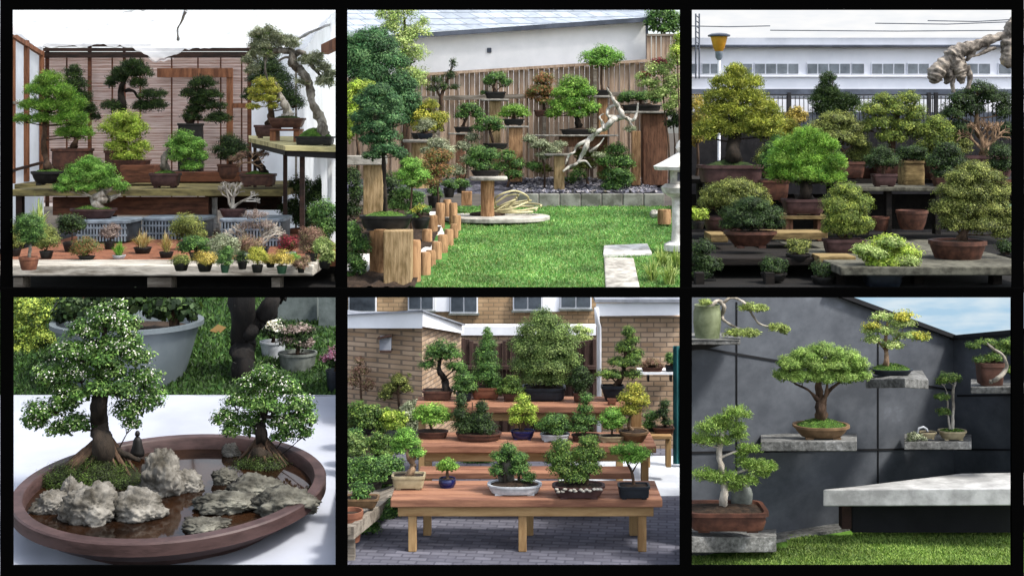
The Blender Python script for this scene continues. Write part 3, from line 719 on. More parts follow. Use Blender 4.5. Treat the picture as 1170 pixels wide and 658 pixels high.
plant('huge arching pine with gnarled grey trunk over the high table', 20.9, [(302, 42, 14, 7), (331, 51, 9, 6), (300, 60, 12, 6), (354, 68, 9, 5), (372, 92, 9, 5)], 'pine', ('rect', 360, 156, 167, 44, 40, 'pot_black'), leaf=3.0, style='needle', dens=.55,
      trunk=[[(369, 155, 12), (367, 138, 11), (357, 118, 9), (353, 96, 8), (345, 82, 9), (333, 72, 9), (334, 60, 7), (320, 58, 6), (308, 58, 5), (300, 48, 2)], [(336, 64, 6), (344, 60, 6), (352, 70, 5), (362, 82, 3), (372, 92, 2)], [(344, 80, 4), (330, 66, 3), (318, 70, 2)], [(304, 62, 3), (303, 80, 2.5), (306, 92, 1.5)]], bk='grey', top='moss', dome=.5, extra=spiky, group='bonsai on the high table')
# crate top twigs
t = thing('bonsai_tree', 'leafless white-twigged bonsai in an oval dark pot on the dark crate', 'bonsai', at(265, 250, 21.2))
dc, zr = pot(t, 'oval', 266, 239, 250, 30, 22, 21.2, 'pot_plum'); bare_twigs(t, (266, 239), dc, 42, 40, 3, 'white', 5)
t = thing('bonsai_tree', 'bare pinkish bonsai with silvery branches in front of the dark crate', 'bonsai', at(292, 292, 19.4))
dc, zr = pot(t, 'rect', 292, 283, 292, 30, 26, b1.d(292), 'pot_navy'); bare_twigs(t, (293, 284), dc, 46, 46, 8, 'mauve' if 0 else 'pale', 6)
crown(t, [(292, 246, 16, 6), (284, 258, 12, 6), (304, 258, 12, 6)], dc, 'mauve', 2.0, 'fine', .35)
t = thing('bonsai_tree', 'low tangle of grey leafless twigs beside the pinkish bonsai', 'bonsai', at(252, 281, b1.d(281)))
dc, zr = pot(t, 'rect', 252, 273, 281, 30, 28, b1.d(281), 'pot_navy'); bare_twigs(t, (252, 274), dc, 20, 44, 12, 'grey', 8)

def small(label, pads, pal, yb, w, m='pot_black', kind='round', h=9, g=G2, leaf=2.3, name='potted_plant', cat='potted plant', cx=None, d=None, **kw):
    cx = cx if cx is not None else pads[0][0]
    pads = [(x, y - 1, rx * 1.2, ry * 1.18) for x, y, rx, ry in pads]
    return plant(label, d or b1.d(yb), pads, pal, (kind, cx, yb - h, yb, w, w * .72, m), name=name, cat=cat, leaf=leaf, group=g, tw=kw.pop('tw', 1.6), **kw)
small('small dark green cushion plant in a black pot, leftmost along the plank middle', [(207, 299, 10, 6)], 'olive', 310, 17)
small('golden dome-shaped plant in a black pot on the front plank beside the dark cushion plant', [(234, 298, 11, 8)], 'gold', 311, 17)
small('thin green upright seedling in a tiny green pot on the plank', [(257, 298, 7, 9), (260, 290, 5, 6)], 'mid', 312, 10, 'pot_green')
small('small dark leafy plant in a black pot behind the plank edge', [(277, 297, 7, 7)], 'dark', 308, 11)
small('spiky yellow-green plant in a black pot on the plank', [(294, 295, 10, 8), (292, 288, 6, 4)], 'yellow', 312, 13)
small('golden round cushion in a green pot near the right end of the plank', [(322, 297, 11, 8)], 'gold', 313, 12, 'pot_green')
small('reddish brown seedling in small dark pot at the right end of the plank', [(344, 303, 8, 6), (349, 298, 5, 4)], 'dry', 312, 9)
small('low golden brown clump between two cushion plants on the plank', [(309, 299, 9, 6)], 'gold', 306, 11)
small('small light green plant beside the reddish seedling', [(337, 296, 6, 6)], 'juniper', 304, 8)
def tuftp(label, bx, by, w, h, n, pal, g=G3, name='grass_tuft', cat='grass plant', m='pot_black', pw=20, ph=7, wd=1.2):
    t = thing(name, label, cat, at(bx, by, b1.d(by)), g)
    dc, zr = pot(t, 'round', bx, by - ph, by, pw, pw * .75, b1.d(by), m)
    p = at(bx, by - ph, dc); p[2] = zr - .03
    tuft(t, p, dc, w, h, n, pal, wd); return t
tuftp('dried tan grass tuft at the left of a pair of tan tufts', 163, 290, 17, 24, 190, 'tan')
tuftp('dried tan and red grass tuft in black pot, right of a pair', 190, 295, 13, 28, 170, 'tan', pw=16)
tuftp('fresh bright green grass tuft in a white saucer', 136, 296, 12, 22, 170, 'juniper', m='pot_white', pw=15, ph=4)
small('large olive twiggy shrub behind the tan tufts', [(215, 258, 16, 10), (206, 266, 10, 8), (224, 268, 11, 8)], 'olive', 286, 22, g=G3, leaf=2.4, dens=.8)
small('bushy green leafy plant on the red felt in a black pot', [(224, 280, 15, 8), (212, 285, 8, 6), (236, 284, 9, 7)], 'mid', 298, 15, g=G3, leaf=3.0)
small('grey-green bushy plant right of the leafy green one', [(256, 280, 15, 9), (248, 290, 8, 7), (264, 290, 9, 7)], 'grey', 300, 15, g=G3, leaf=2.8)
small('brown dried shrub with a pale blue tray, centre right of the bench', [(286, 280, 14, 8), (278, 285, 8, 6)], 'dry', 297, 22, 'pot_white', 'rect', 8, G3, dens=.8)
small('crimson leaved maple seedling in a small pot', [(331, 278, 11, 7), (326, 284, 8, 5)], 'red', 296, 14, 'pot_white', 'round', 8, G3)
small('brown shrub left of the pale leafy plant at the right bench end', [(356, 272, 12, 10), (354, 284, 12, 8)], 'dry', 299, 14, g=G3)
small('pale leafy plant with upright shoots at the right bench end', [(371, 284, 10, 9), (375, 295, 10, 7), (366, 278, 5, 5)], 'pale', 307, 14, g=G3, leaf=3.2)
small('tall bright green leafy shrub behind the right table leg', [(371, 242, 14, 10), (364, 252, 11, 9), (376, 260, 11, 11), (368, 268, 10, 7)], 'mid', 290, 16, g=G3, leaf=3.6)
small('tall feathery shrub in a terracotta pot at the front left corner', [(34, 255, 14, 9), (27, 264, 10, 9), (40, 266, 10, 9), (32, 274, 10, 6)], 'mid', 309, 22, 'pot_terracotta', 'round', 15, G3, leaf=2.2, cx=33, tw=4, bk='grey')
small('upright olive shrub in a small dark pot, right of the terracotta pot', [(53, 266, 10, 8), (56, 276, 12, 8), (48, 280, 8, 6)], 'olive', 296, 15, g=G3, leaf=2.4)
small('dark leaved shrub in a black bowl in front of the mound pine crate', [(82, 254, 14, 7), (74, 262, 9, 6), (90, 260, 8, 6)], 'dark', 288, 20, g=G3, leaf=3.2, h=11)
small('round mottled yellow and red plant on the felt', [(99, 283, 14, 9), (94, 288, 10, 6)], 'redgreen', 297, 19, g=G3, h=4)
small('dull purple seedling behind the bright grass tuft', [(125, 268, 9, 7), (130, 262, 6, 5)], 'mauve', 285, 13, g=G3)
small('olive shrub cut off by the left edge of the greenhouse picture', [(17, 268, 8, 10), (20, 278, 7, 7)], 'olive', 293, 14, g=G3)
tuftp('variegated lily with long white-edged leaves, left of the crate', 44, 281, 15, 60, 80, 'pale', g=G3, name='lily_plant', cat='plant', pw=18, ph=8, wd=3.2)
# shrub under the table
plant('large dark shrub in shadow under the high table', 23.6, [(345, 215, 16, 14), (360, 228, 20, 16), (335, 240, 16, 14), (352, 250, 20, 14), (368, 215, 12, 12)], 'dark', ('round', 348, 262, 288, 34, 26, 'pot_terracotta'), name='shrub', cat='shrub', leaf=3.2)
# ================================================================ walled back garden with lawn and stone lantern (upper middle)
stage(2)
g2 = Plane(3.4906, .0756); gz = lambda d: g2.z(d)
def G(px, py): return at(px, py, g2.d(py))
mat('turf', '#42702c', '#305020', scale=5, rough=1, bump=.6, c3='#6f8c44')
mat('stump', '#a8906c', '#74603f', scale=8, stretch=(3, 3, .5), rough=.9, bump=.6)
mat('reddeck', '#7c5844', '#543a2c', scale=8, stretch=(3, 3, .5), rough=.9, bump=.5)
mat('log', '#a88460', '#705236', scale=8, stretch=(3, 3, .5), rough=.9, bump=.6)
mat('fencewood', '#b09a86', '#86705c', scale=5, stretch=(4, 4, .35), rough=.95, bump=.4)
mat('stone', '#b4b0a6', '#7e7a72', scale=7, rough=.95, bump=.5)
mat('palestone', '#dcdad4', '#a4a098', scale=6, rough=.95, bump=.5)
mat('slate', '#5c5c66', '#34343c', scale=10, rough=.9, bump=.6)
mat('whitewall', '#fbfaf8', '#f0f0ee', scale=2, rough=.9, bump=.1)
mat('concrete_edge', '#8c8c84', '#5c5c54', scale=4, rough=.95, bump=.4)
mat('gutter', '#565c68', '#3c424c', scale=3, rough=.6, bump=.05)
mat('greywood', '#9a968e', '#66625a', scale=8, rough=.9, bump=.5)
brick_mat('rooftile', '#a8b0b8', '#8c949e', '#6c747e', .34, .16, .012)
zf = at(0, 336, 17.6)[2]
floor_block('lawn_ground', [at(390, 334, 17.6), at(784, 334, 17.6), (at(784, 0, 30)[0], 26.3, gz(26.3)), (at(390, 0, 30)[0], 26.3, gz(26.3))], 2.4, MATS['turf'])
tag(lawn('grass', None, [(515, 777, 236, 262), (512, 777, 262, 300), (495, 777, 300, 318), (482, 777, 318, 333)], g2, 'lawn', 34000, .05, None), None, None, None, 'stuff')
# shale bed behind a concrete edging
bz0, bz1 = at(0, 222, 26.4)[2], at(0, 204, 28.9)[2]
o = obj('gravel_bed', MB().grid(lambda u, v: (at(390 + 394 * u, 0, 26.45 + 2.5 * v)[0], 26.45 + 2.5 * v, bz0 + (bz1 - bz0) * v + .05 * noise.noise((u * 60, v * 14, 1))), 160, 26), MATS['slate'], None, loc=(0, 26.5, bz0)); tag(o, kind='structure')
xs = RNG.uniform(585, 750, 2600); ds = RNG.uniform(26.5, 28.7, 2600)
C = np.stack([(xs - CX) / F * ds, ds, bz0 + (bz1 - bz0) * (ds - 26.45) / 2.5 + .04], 1)
ck = np.array([lin(c) for c in ('#6c6c78', '#44444e', '#8c8c98', '#b4b0b4')])[RNG.integers(0, 4, 2600)]
o = leaf_mesh('slate_chips', C, RNG.normal(size=(2600, 3)) * .5 + np.array([0, -.5, 1]), RNG.uniform(.05, .13, 2600), ck, None, aspect=.7, loc=C.mean(0)); tag(o, kind='stuff')
t = thing('edging_wall', 'low grey concrete edging between the lawn and the slate bed', 'wall', at(690, 238, 26.2))
for i in range(7): obj('block', MB().pbox(592 + i * 24, 615.2 + i * 24, 221.5, 240, 26.25, .16), MATS['concrete_edge'], t, bevel=.02)
# fence
t = thing('wooden_fence', 'tall weathered timber fence across the back of the garden', 'fence', at(610, 205, 28.9))
mb = MB(); px = 392.0; i = 0
while px < 742:
    w = random.uniform(5, 6.4); top = 86 - (px - 480) * .058 + random.uniform(-.8, .8)
    mb.pbox(px, px + w - .5, top, 215, 28.9 + .03 * (i % 2), .05); px += w; i += 1
obj('plank_panel', mb, MATS['fencewood'], t)
obj('rail', MB().bar(at(392, 115, 28.82), at(742, 107, 28.82), .06, .1), MATS['oldwood'], t)
obj('cap_rail', MB().bar(at(392, 91, 28.85), at(742, 69.5, 28.85), .1, .06), MATS['fencewood'], t)
for px in (500, 560, 622, 680, 738): obj('post', MB().pbox(px - 2, px + 2, 90 - (px - 480) * .055, 212, 28.8, .09), MATS['oldwood'], t)
t = thing('side_fence', 'short pale fence at the far right beside the house corner', 'fence', at(760, 100, 29.2))
mb = MB()
for i in range(9): mb.pbox(739 + i * 5.6, 743.9 + i * 5.6, 41 + random.uniform(-.5, .5), 130, 29.2, .05)
obj('plank_panel', mb, MATS['fencewood'], t); obj('rail', MB().pbox(739, 790, 39, 41.5, 29.15, .1), MATS['oldwood'], t)
# house
t = thing('house', 'white rendered house with grey tiled roof behind the fence', 'house', at(600, 140, 29.9))
obj('wall', MB().hexa([at(392, 140, 29.9), at(738, 140, 29.9), at(738, 140, 30.2), at(392, 140, 30.2), at(392, 46, 29.9), at(738, 22, 29.9), at(738, 22, 30.2), at(392, 46, 30.2)]), MATS['whitewall'], t)
obj('roof', MB().hexa([at(380, 44, 29.7), at(742, 20, 29.7), at(742, 20, 29.8), at(380, 44, 29.8), at(380, -34, 33), at(742, -34, 33), at(742, -34, 33.1), at(380, -34, 33.1)]), MATS['rooftile'], t)
obj('gutter', MB().tube([at(380, 46.5, 29.62), at(742, 22, 29.62)], [.05, .05], 8).tube([at(500, 41, 29.62), at(742, 24.5, 29.62)], [.04, .04], 8) if 0 else MB().bar(at(380, 47.5, 29.62), at(742, 22.5, 29.62), .12, .1), MATS['gutter'], t)
obj('downpipe', MB().tube([at(739, 24, 29.6), at(739.5, 68, 29.6)], [.03, .03], 8), MATS['gutter'], t)
obj('vent', MB().pbox(556.5, 561.5, 55, 60.5, 29.86, .05), MATS['gutter'], t, bevel=.01)
# left side: dark gravel, white gravel strip
o = obj('white_gravel', MB().grid(lambda u, v: at(396 + 62 * u, 290 + 44 * v, 19.6 - 1.6 * v), 4, 4), MATS['palestone'], None, loc=at(430, 330, 18)); tag(o, kind='structure')

def big(label, base, d, pads, pal, leaf, name='tree', cat='tree', style='leaf', dens=1.0, tw=8, g=None, trunk=None, bk='brown', **k):
    return plant(label, d, pads, pal, None, name=name, cat=cat, leaf=leaf, style=style, dens=dens, tw=tw, base=base, group=g, trunk=trunk, bk=bk, **k)
big('large blue-green conifer filling the upper left of the garden', (430, 225), 26.6, [(425, 50, 26, 16), (412, 66, 20, 20), (438, 66, 22, 20), (424, 88, 26, 20), (452, 96, 18, 18), (466, 112, 14, 16), (404, 80, 12, 18), (455, 125, 20, 14), (440, 110, 20, 16), (398, 60, 10, 20), (432, 38, 12, 7), (458, 72, 10, 8), (470, 98, 7, 9), (478, 124, 8, 12), (470, 136, 12, 9), (412, 42, 9, 6), (448, 52, 8, 6), (400, 104, 9, 10), (418, 108, 16, 10)], 'blue', 3.4, style='fine', dens=1.2, trunk=[[(430, 225, 12), (432, 150, 10), (428, 60, 4)]])
big('tall pale yellow-green tree behind the blue conifer', (462, 200), 28.2, [(460, 18, 18, 14), (450, 32, 16, 14), (476, 38, 16, 12), (462, 50, 20, 16), (474, 66, 16, 14), (455, 70, 14, 16), (484, 26, 7, 8), (466, 88, 16, 14), (440, 18, 10, 10), (478, 90, 12, 16)], 'pale', 3.2, dens=.8, trunk=[[(462, 200, 9), (464, 100, 7), (462, 20, 2)]], gap=.15)
big('bright yellow-green shrub cut by the left edge of the garden', (408, 200), 24.0, [(412, 100, 18, 8), (402, 112, 12, 14), (420, 112, 14, 12), (404, 132, 12, 16), (398, 150, 8, 14)], 'lime', 3.2, name='shrub', cat='shrub', dens=1.0, tw=5)
big('sparse dark tree with one tall twig before the white wall', (505, 150), 27.8, [(500, 93, 10, 6), (512, 88, 8, 5), (518, 74, 4, 8), (494, 102, 9, 5), (520, 100, 6, 4), (508, 100, 9, 5), (516, 84, 5, 4)], 'dark', 2.6, dens=.7, trunk=[[(505, 150, 4), (504, 112, 4), (510, 96, 3), (518, 70, 1)], [(504, 112, 3), (496, 98, 1.5)]], tw=3, gap=.1)
big('dense leafy tree in the top right corner above the side fence', (760, 130), 29.6, [(755, 18, 18, 10), (770, 26, 14, 12), (744, 28, 10, 9), (760, 34, 16, 7)], 'mid', 4.0, dens=1.0, tw=5)
# posts with slabs
PG = 'timber posts carrying bonsai'
def post(label, px0, px1, y0, y1, d, m='stump', slab=None, rnd=False, sm='greywood', g=PG):
    t = thing('bonsai_post', label, 'post', at((px0 + px1) / 2, y1, d), g); s = d / F; w = (px1 - px0) * s
    if rnd:
        c = at((px0 + px1) / 2, y1, d + w / 2); h = (y1 - y0) * s
        obj('shaft', MB().lathe(c, [(w * .54, 0), (w * .5, h * .1), (w * .48, h * .5), (w * .5, h)], 18), MATS[m], t, smooth=True, autosmooth=.7)
    else: obj('shaft', MB().pbox(px0, px1, y0, y1, d, w * .9), MATS[m], t, bevel=.012)
    if slab:
        a, b_, th = slab; cc = at((a + b_) / 2, y0, d + w / 2)
        if rnd: obj('slab', MB().lathe(cc, [(.95, 0), (1, .02), (1, th * s - .02), (.96, th * s)], 26, (b_ - a) * s / 2, (b_ - a) * s / 2 * .8, 2.2), MATS[sm], t, smooth=True, autosmooth=.7)
        else: obj('slab', MB().lathe(cc, [(1, 0), (1, th * s)], 24, (b_ - a) * s / 2, (b_ - a) * s / 2 * .7, 6), MATS[sm], t, bevel=.01)
    return t
post('tall square post under the small bonsai in front of the fence rail', 559, 572, 115.5, 205, 28.0, 'stump', (548, 582, 2))
post('orange-brown post left of centre under a flat crowned bonsai', 581, 597, 146, 208, 27.6, 'log', (572, 604, 2))
post('reddish narrow post near the yellow shrub', 521, 531, 154, 212, 27.4, 'reddeck', (512, 540, 2))
post('wide deck-like post block right of the driftwood', 735, 763, 130, 212, 27.4, 'reddeck', (708, 764, 2.5))
post('round-topped post under the yellow leaved bonsai', 470, 490, 163, 215, 26.0, 'stump', (460, 500, 3.5), True)
post('slim post behind the pale lens-shaped tree', 684, 694, 112, 205, 28.2, 'log', (676, 700, 2.5))
post('wide low post under the spreading dark bonsai', 640, 690, 156, 168, 27.2, 'reddeck', (606, 706, 2))
post('thick post standing in the slate bed at the left of the driftwood', 633, 645, 178, 221, 26.7, 'stump', (622, 652, 2.5))
post('slim brown post at the right side of the driftwood', 722, 732, 150, 212, 27.2, 'log', None)
post('round log pedestal with a stone slab on the paved circle', 549, 565, 206, 252, 24.2, 'log', (536, 580, 4.5), True, 'stone', None)
post('tall thick post with a grey stone slab at the far left', 415, 437, 188, 262, 22.0, 'stump', (380, 442, 10), False, 'greywood', None)
post('nearest thick square post at the lower left', 438, 470, 264, 336, 18.0, 'stump', None, g=None)
post('reddish post behind the nearest thick post', 422, 442, 262, 316, 18.8, 'log', None, g=None)
post('terracotta coloured block post at the end of the log edging', 527, 539, 219, 235, 25.2, 'log', None, g=None)
# plants on posts
GB = 'bonsai on posts along the back fence'
plant('small cushion bonsai in a shallow dark pot high against the fence', 28.0, [(567, 89, 13, 6), (558, 94, 8, 5), (576, 95, 9, 5), (553, 107, 5, 3)], 'mid', ('rect', 566, 105, 113.5, 24, 20, 'pot_black'), leaf=2.8, trunk=[[(566, 105, 4), (564, 99, 3), (567, 92, 2)]], group=GB)
plant('flat green cushion bonsai in a dark pot on the orange-brown post', 27.6, [(587, 126, 17, 6), (578, 131, 10, 4), (597, 131, 9, 4)], 'bright', ('rect', 587, 136, 144, 24, 20, 'pot_black'), leaf=2.8, trunk=[[(587, 136, 4), (587, 128, 2)]], group=GB)
plant('low spreading green bonsai on the slab left of centre', 26.4, [(558, 139, 16, 6), (548, 147, 9, 5), (568, 146, 9, 5)], 'mid', ('tray', 566, 164, 171, 28, 24, 'pot_black'), leaf=2.8, trunk=[[(564, 164, 4), (560, 152, 3), (558, 142, 2)]], group=GB)
plant('dark green bonsai on the reddish narrow post', 27.4, [(537, 124, 13, 6), (528, 132, 9, 5), (546, 131, 8, 5)], 'mid', ('rect', 530, 145, 152, 22, 18, 'pot_black'), leaf=2.8, trunk=[[(529, 145, 4), (533, 134, 3), (537, 126, 2)]], group=GB)
plant('upright bonsai with orange tipped leaves near the fence', 27.9, [(621, 92, 12, 8), (615, 104, 15, 7), (627, 106, 10, 8), (622, 116, 12, 5), (606, 110, 7, 6)], 'redgreen', ('rect', 622, 126, 134, 24, 20, 'pot_brown'), leaf=2.8, trunk=[[(622, 126, 4), (621, 110, 3), (621, 92, 2)]], group=GB)
plant('broad domed green bonsai with thick dark trunk at the centre of the fence', 27.3, [(655, 96, 16, 9), (645, 106, 17, 9), (667, 106, 16, 9), (640, 122, 13, 9), (655, 118, 18, 9), (675, 124, 12, 8), (632, 130, 9, 6), (660, 130, 14, 6)], 'bright', ('tray', 664, 148, 155, 48, 42, 'pot_black'), leaf=3.0, dens=1.1, trunk=[[(662, 148, 8), (660, 138, 6), (658, 122, 4), (655, 100, 2)]], bk='dark', group=GB)
plant('pale green lens-shaped tree with bare thin stem rising above the fence', 28.3, [(688, 60, 15, 8), (676, 67, 14, 8), (701, 66, 13, 8), (688, 72, 18, 7)], 'juniper', ('rect', 688, 103, 110, 18, 14, 'pot_black'), leaf=3.2, dens=1.0, trunk=[[(688, 103, 3), (687, 90, 2.5), (688, 72, 2)]], group=GB)
plant('flat wide green juniper in a low dark tray on the deck-like block', 27.4, [(718, 110, 12, 6), (735, 111, 14, 6), (750, 114, 8, 5), (712, 114, 8, 4)], 'mid', ('tray', 733, 120, 128, 46, 40, 'pot_black'), leaf=2.6, trunk=[[(733, 120, 3), (730, 113, 2)]], group=GB)
plant('yellow leaved maple behind a small grey-blue pine on the round-topped post', 26.3, [(492, 122, 10, 8), (484, 134, 12, 9), (500, 136, 12, 10), (478, 146, 9, 6), (492, 146, 14, 7)], 'yellow', ('rect', 482, 152, 160, 24, 20, 'pot_black'), leaf=3.2, trunk=[[(484, 152, 3), (490, 138, 2.5), (492, 124, 1)]], group=GB)
plant('small grey-blue pine in front of the yellow maple', 25.95, [(488, 141, 9, 6), (482, 147, 8, 5)], 'grey', ('rect', 486, 153, 160, 17, 14, 'pot_navy'), leaf=2.4, style='fine', group=GB)
plant('leafy bonsai in a dark tray on the round log pedestal', 24.3, [(546, 174, 11, 8), (558, 178, 12, 9), (540, 186, 9, 8), (552, 190, 14, 7)], 'mid', ('tray', 555, 195, 202, 34, 28, 'pot_black'), leaf=3.0, trunk=[[(553, 195, 5), (550, 185, 3), (548, 174, 2)]])
plant('large dark cypress bonsai with slim trunk in a long black tray, front left', 18.3, [(432, 104, 17, 9), (418, 116, 15, 11), (444, 116, 16, 11), (430, 126, 22, 11), (414, 136, 15, 10), (448, 136, 15, 11), (430, 146, 20, 9), (444, 156, 14, 8), (424, 160, 14, 8), (440, 170, 18, 8), (426, 178, 12, 6), (456, 176, 10, 7), (409, 150, 8, 7)], 'blue', ('tray', 441, 247, 264, 60, 50, 'pot_black'), leaf=3.2, style='fine', dens=1.3, trunk=[[(440, 246, 6), (440, 215, 4), (438, 180, 4), (436, 120, 2)]], bk='dark', top='moss', dome=.22)
def yflow(t, dc): crown(t, [(481, 238, 8, 4), (474, 242, 5, 3)], dc, 'yellow', 2.6, name='blossom')
plant('small pot of yellow flowering plants beside the long black tray', 18.9, [(484, 240, 9, 5), (470, 247, 7, 6)], 'mid', ('round', 480, 249, 262, 22, 16, 'pot_black'), name='potted_plant', cat='potted plant', leaf=3.2, extra=yflow)
for i, (px, yb) in enumerate(((496, 238), (513, 226), (527, 221))):
    plant(('larger black pot with a small green plant, nearest on the log edging', 'black pot of low green growth, middle one on the log edging', 'small black pot with a few leaves, farthest on the log edging')[i], 24.6 + i * .5, [(px, yb - 20 + i * 4, 8, 5), (px + 4, yb - 15 + i * 3, 6, 4)], 'mid', ('round', px, yb - 14 + i * 3, yb, 15 - i * 2, 11 - i, 'pot_black'), name='potted_plant', cat='potted plant', leaf=2.8, group='black pots on the log edging')
o = obj('planting_bed', MB().grid(lambda u, v: (lambda d: (at(390 + (84 + 46 * v) * u, 0, d)[0], d, gz(d) + .05 + .05 * noise.noise((u * 9, v * 20, 2))))(17.7 + v * 8.4), 30, 50), MATS['soil'], None, loc=G(430, 280)); tag(o, kind='structure')
# shrubs in the beds
GS = 'shrubs in the side bed'
big('soft bright green shrub on thin stem behind the long tray', (468, 250), 21.5, [(470, 190, 14, 9), (462, 200, 12, 8), (480, 202, 13, 8), (470, 210, 12, 6)], 'juniper', 2.8, 'shrub', 'shrub', 'fine', 1.2, 3, GS)
big('yellow-brown shrub to the right of the soft bright green shrub', (500, 240), 24.0, [(498, 180, 13, 9), (490, 192, 11, 9), (506, 196, 12, 10), (494, 208, 12, 8), (510, 180, 8, 8)], 'redgreen', 3.0, 'shrub', 'shrub', dens=.9, tw=3, g=GS)
big('dark green hedge plant at the lower left edge of the garden', (404, 330), 18.6, [(402, 268, 12, 14), (412, 282, 12, 14), (402, 296, 12, 14), (410, 306, 10, 12), (398, 318, 8, 8)], 'mid', 3.4, 'shrub', 'shrub', dens=1.1, tw=4, g=GS)
big('dark hedge foliage under the grey stone slab at the left', (404, 255), 23.5, [(402, 205, 10, 14), (408, 222, 10, 14), (402, 240, 10, 12), (445, 210, 14, 12), (452, 228, 14, 10)], 'dark', 3.4, 'shrub', 'shrub', tw=4, g=GS)
big('dark leafy shrub low down between the stone-slab post and the log edging', (470, 262), 21.8, [(462, 222, 12, 8), (476, 226, 10, 8), (470, 236, 14, 7), (452, 234, 9, 8)], 'mid', 3.2, 'shrub', 'shrub', tw=3, g=GS)
big('pale variegated shrub under the yellow maple', (500, 215), 25.2, [(500, 164, 12, 7), (490, 172, 10, 6), (510, 172, 10, 7), (500, 180, 12, 6)], 'grey', 3.0, 'shrub', 'shrub', tw=3, g=GS)
big('dark shrub behind the log pedestal in front of the fence', (580, 212), 26.9, [(578, 180, 11, 8), (590, 188, 10, 7), (572, 192, 10, 7), (586, 200, 12, 6)], 'mid', 3.0, 'shrub', 'shrub', tw=3)
big('grey-green shrub between two posts left of the log pedestal', (528, 212), 26.6, [(540, 158, 9, 6), (530, 168, 10, 7), (544, 176, 8, 6), (534, 184, 10, 7), (522, 196, 9, 7)], 'grey', 3.0, 'shrub', 'shrub', tw=3)
big('green shrub filling the gap beneath the spreading dark bonsai', (672, 212), 27.6, [(664, 176, 12, 6), (680, 178, 10, 6), (620, 194, 10, 6), (672, 188, 12, 6), (660, 192, 8, 5)], 'olive', 3.0, 'shrub', 'shrub', tw=3)
big('upright green shrub growing from the slate bed', (702, 221), 26.8, [(704, 172, 12, 8), (696, 184, 14, 9), (712, 186, 12, 10), (702, 200, 18, 9), (698, 212, 14, 7), (714, 206, 10, 10)], 'mid', 3.4, 'shrub', 'shrub', dens=1.1, tw=3)
def pinktips(t, dc): crown(t, [(752, 72, 12, 6), (738, 86, 8, 4), (745, 96, 8, 3)], dc, 'red', 3.0, name='leaf_tips', dens=.6)
big('mixed shrub with pink shoot tips and pale leaves at the right edge', (765, 215), 26.6, [(752, 80, 16, 10), (742, 96, 15, 7), (736, 88, 9, 5), (752, 108, 14, 8), (766, 122, 10, 8), (768, 96, 12, 12), (770, 72, 10, 12), (772, 112, 8, 10), (760, 104, 12, 6)], 'pale', 3.4, 'shrub', 'shrub', dens=.8, tw=3, extra=pinktips)
big('yellow-green bush above the mixed shrub at the right edge', (776, 215), 26.3, [(773, 58, 7, 12), (775, 45, 5, 8)], 'lime', 3.2, 'shrub', 'shrub', tw=2)
big('dark green shrub to the right of the deck-like block', (771, 190), 27.0, [(768, 132, 8, 6), (773, 140, 6, 8), (764, 142, 6, 5)], 'dark', 3.0, 'shrub', 'shrub', tw=2)
big('low grey-green shrub at the foot of the driftwood', (622, 217), 26.9, [(618, 166, 14, 6), (632, 172, 12, 6), (606, 160, 10, 6), (622, 178, 10, 5)], 'grey', 3.0, 'shrub', 'shrub', dens=.9, tw=3)
big('small green shrub with pale leaves in front of the fence posts', (645, 212), 27.0, [(610, 190, 10, 6), (660, 200, 10, 6), (652, 206, 8, 5)], 'mid', 2.8, 'shrub', 'shrub', dens=.8, tw=2)
# driftwood tree
t = thing('driftwood_bonsai', 'cascading bonsai with twisting bleached driftwood trunk above the slate bed', 'bonsai', at(640, 178, 26.9)); dc = 26.5
trunk_mesh(t, [[(643, 196, 2), (652, 190, 4), (660, 186, 3), (668, 172, 5.5), (673, 160, 6), (684, 150, 5), (692, 146, 6.5), (702, 136, 7), (712, 134, 5), (707, 124, 5.5), (701, 114, 4), (697, 107, 3), (693, 100, 1)], [(710, 132, 4), (722, 138, 4), (727, 132, 3), (729, 118, 1.5)], [(690, 148, 4), (688, 140, 3.5), (685, 134, 2), (690, 130, 1)], [(702, 134, 4), (694, 132, 3), (696, 124, 4), (703, 120, 2)], [(673, 160, 4), (660, 166, 3.5), (656, 174, 2.5), (650, 178, 3), (646, 188, 1.5)], [(656, 188, 3), (668, 184, 2.5), (676, 192, 1)], [(674, 174, 3), (684, 166, 2), (690, 158, 1)], [(716, 134, 3), (724, 146, 1.5)]], dc, 'white', (), 'trunk')
crown(t, [(640, 165, 10, 4), (684, 178, 8, 4), (676, 150, 6, 3), (720, 148, 8, 4)], dc, 'grey', 2.6, dens=.7)
# paved circle, hose, logs, lantern, path
c = G(566, 250)
o = obj('paved_circle', MB().lathe(c + np.array([0, 0, -.02]), [(1, 0), (1, .075), (.97, .08)], 40, 1.02, .98, 2.0), MATS['stone'], None, loc=c, smooth=False, bevel=.01); tag(o, kind='structure')
o = obj('planting_ring', MB().lathe(G(557, 249) + np.array([0, 0, .063]), [(1, 0), (.95, .03), (.55, .05)], 26, .34, .34), MATS['soil'], None, loc=G(557, 249)); tag(o, kind='structure')
t = thing('garden_hose', 'pale yellow garden hose coiled on the paved circle', 'hose', G(586, 250)); cc = at(583, 247, g2.d(248) - .0)
pts = []
for i in range(150):
    a = i * .26; r = .34 + .11 * math.sin(i * .041) + .05 * math.sin(i * .7); pts.append(cc + np.array([r * math.cos(a) + .12 * math.sin(i * .043), r * .8 * math.sin(a), .08 + .24 * (i / 150) * (1 + .8 * math.sin(a + i * .02))]))
obj('coil', MB().tube(pts, [.019] * 150, 7), mat('hose', '#c4bc94', '#a09870', scale=4, rough=.45, bump=0), t, smooth=True)
t = thing('log_edging', 'curved edging of upright orange-brown logs along the lawn', 'edging', G(500, 300))
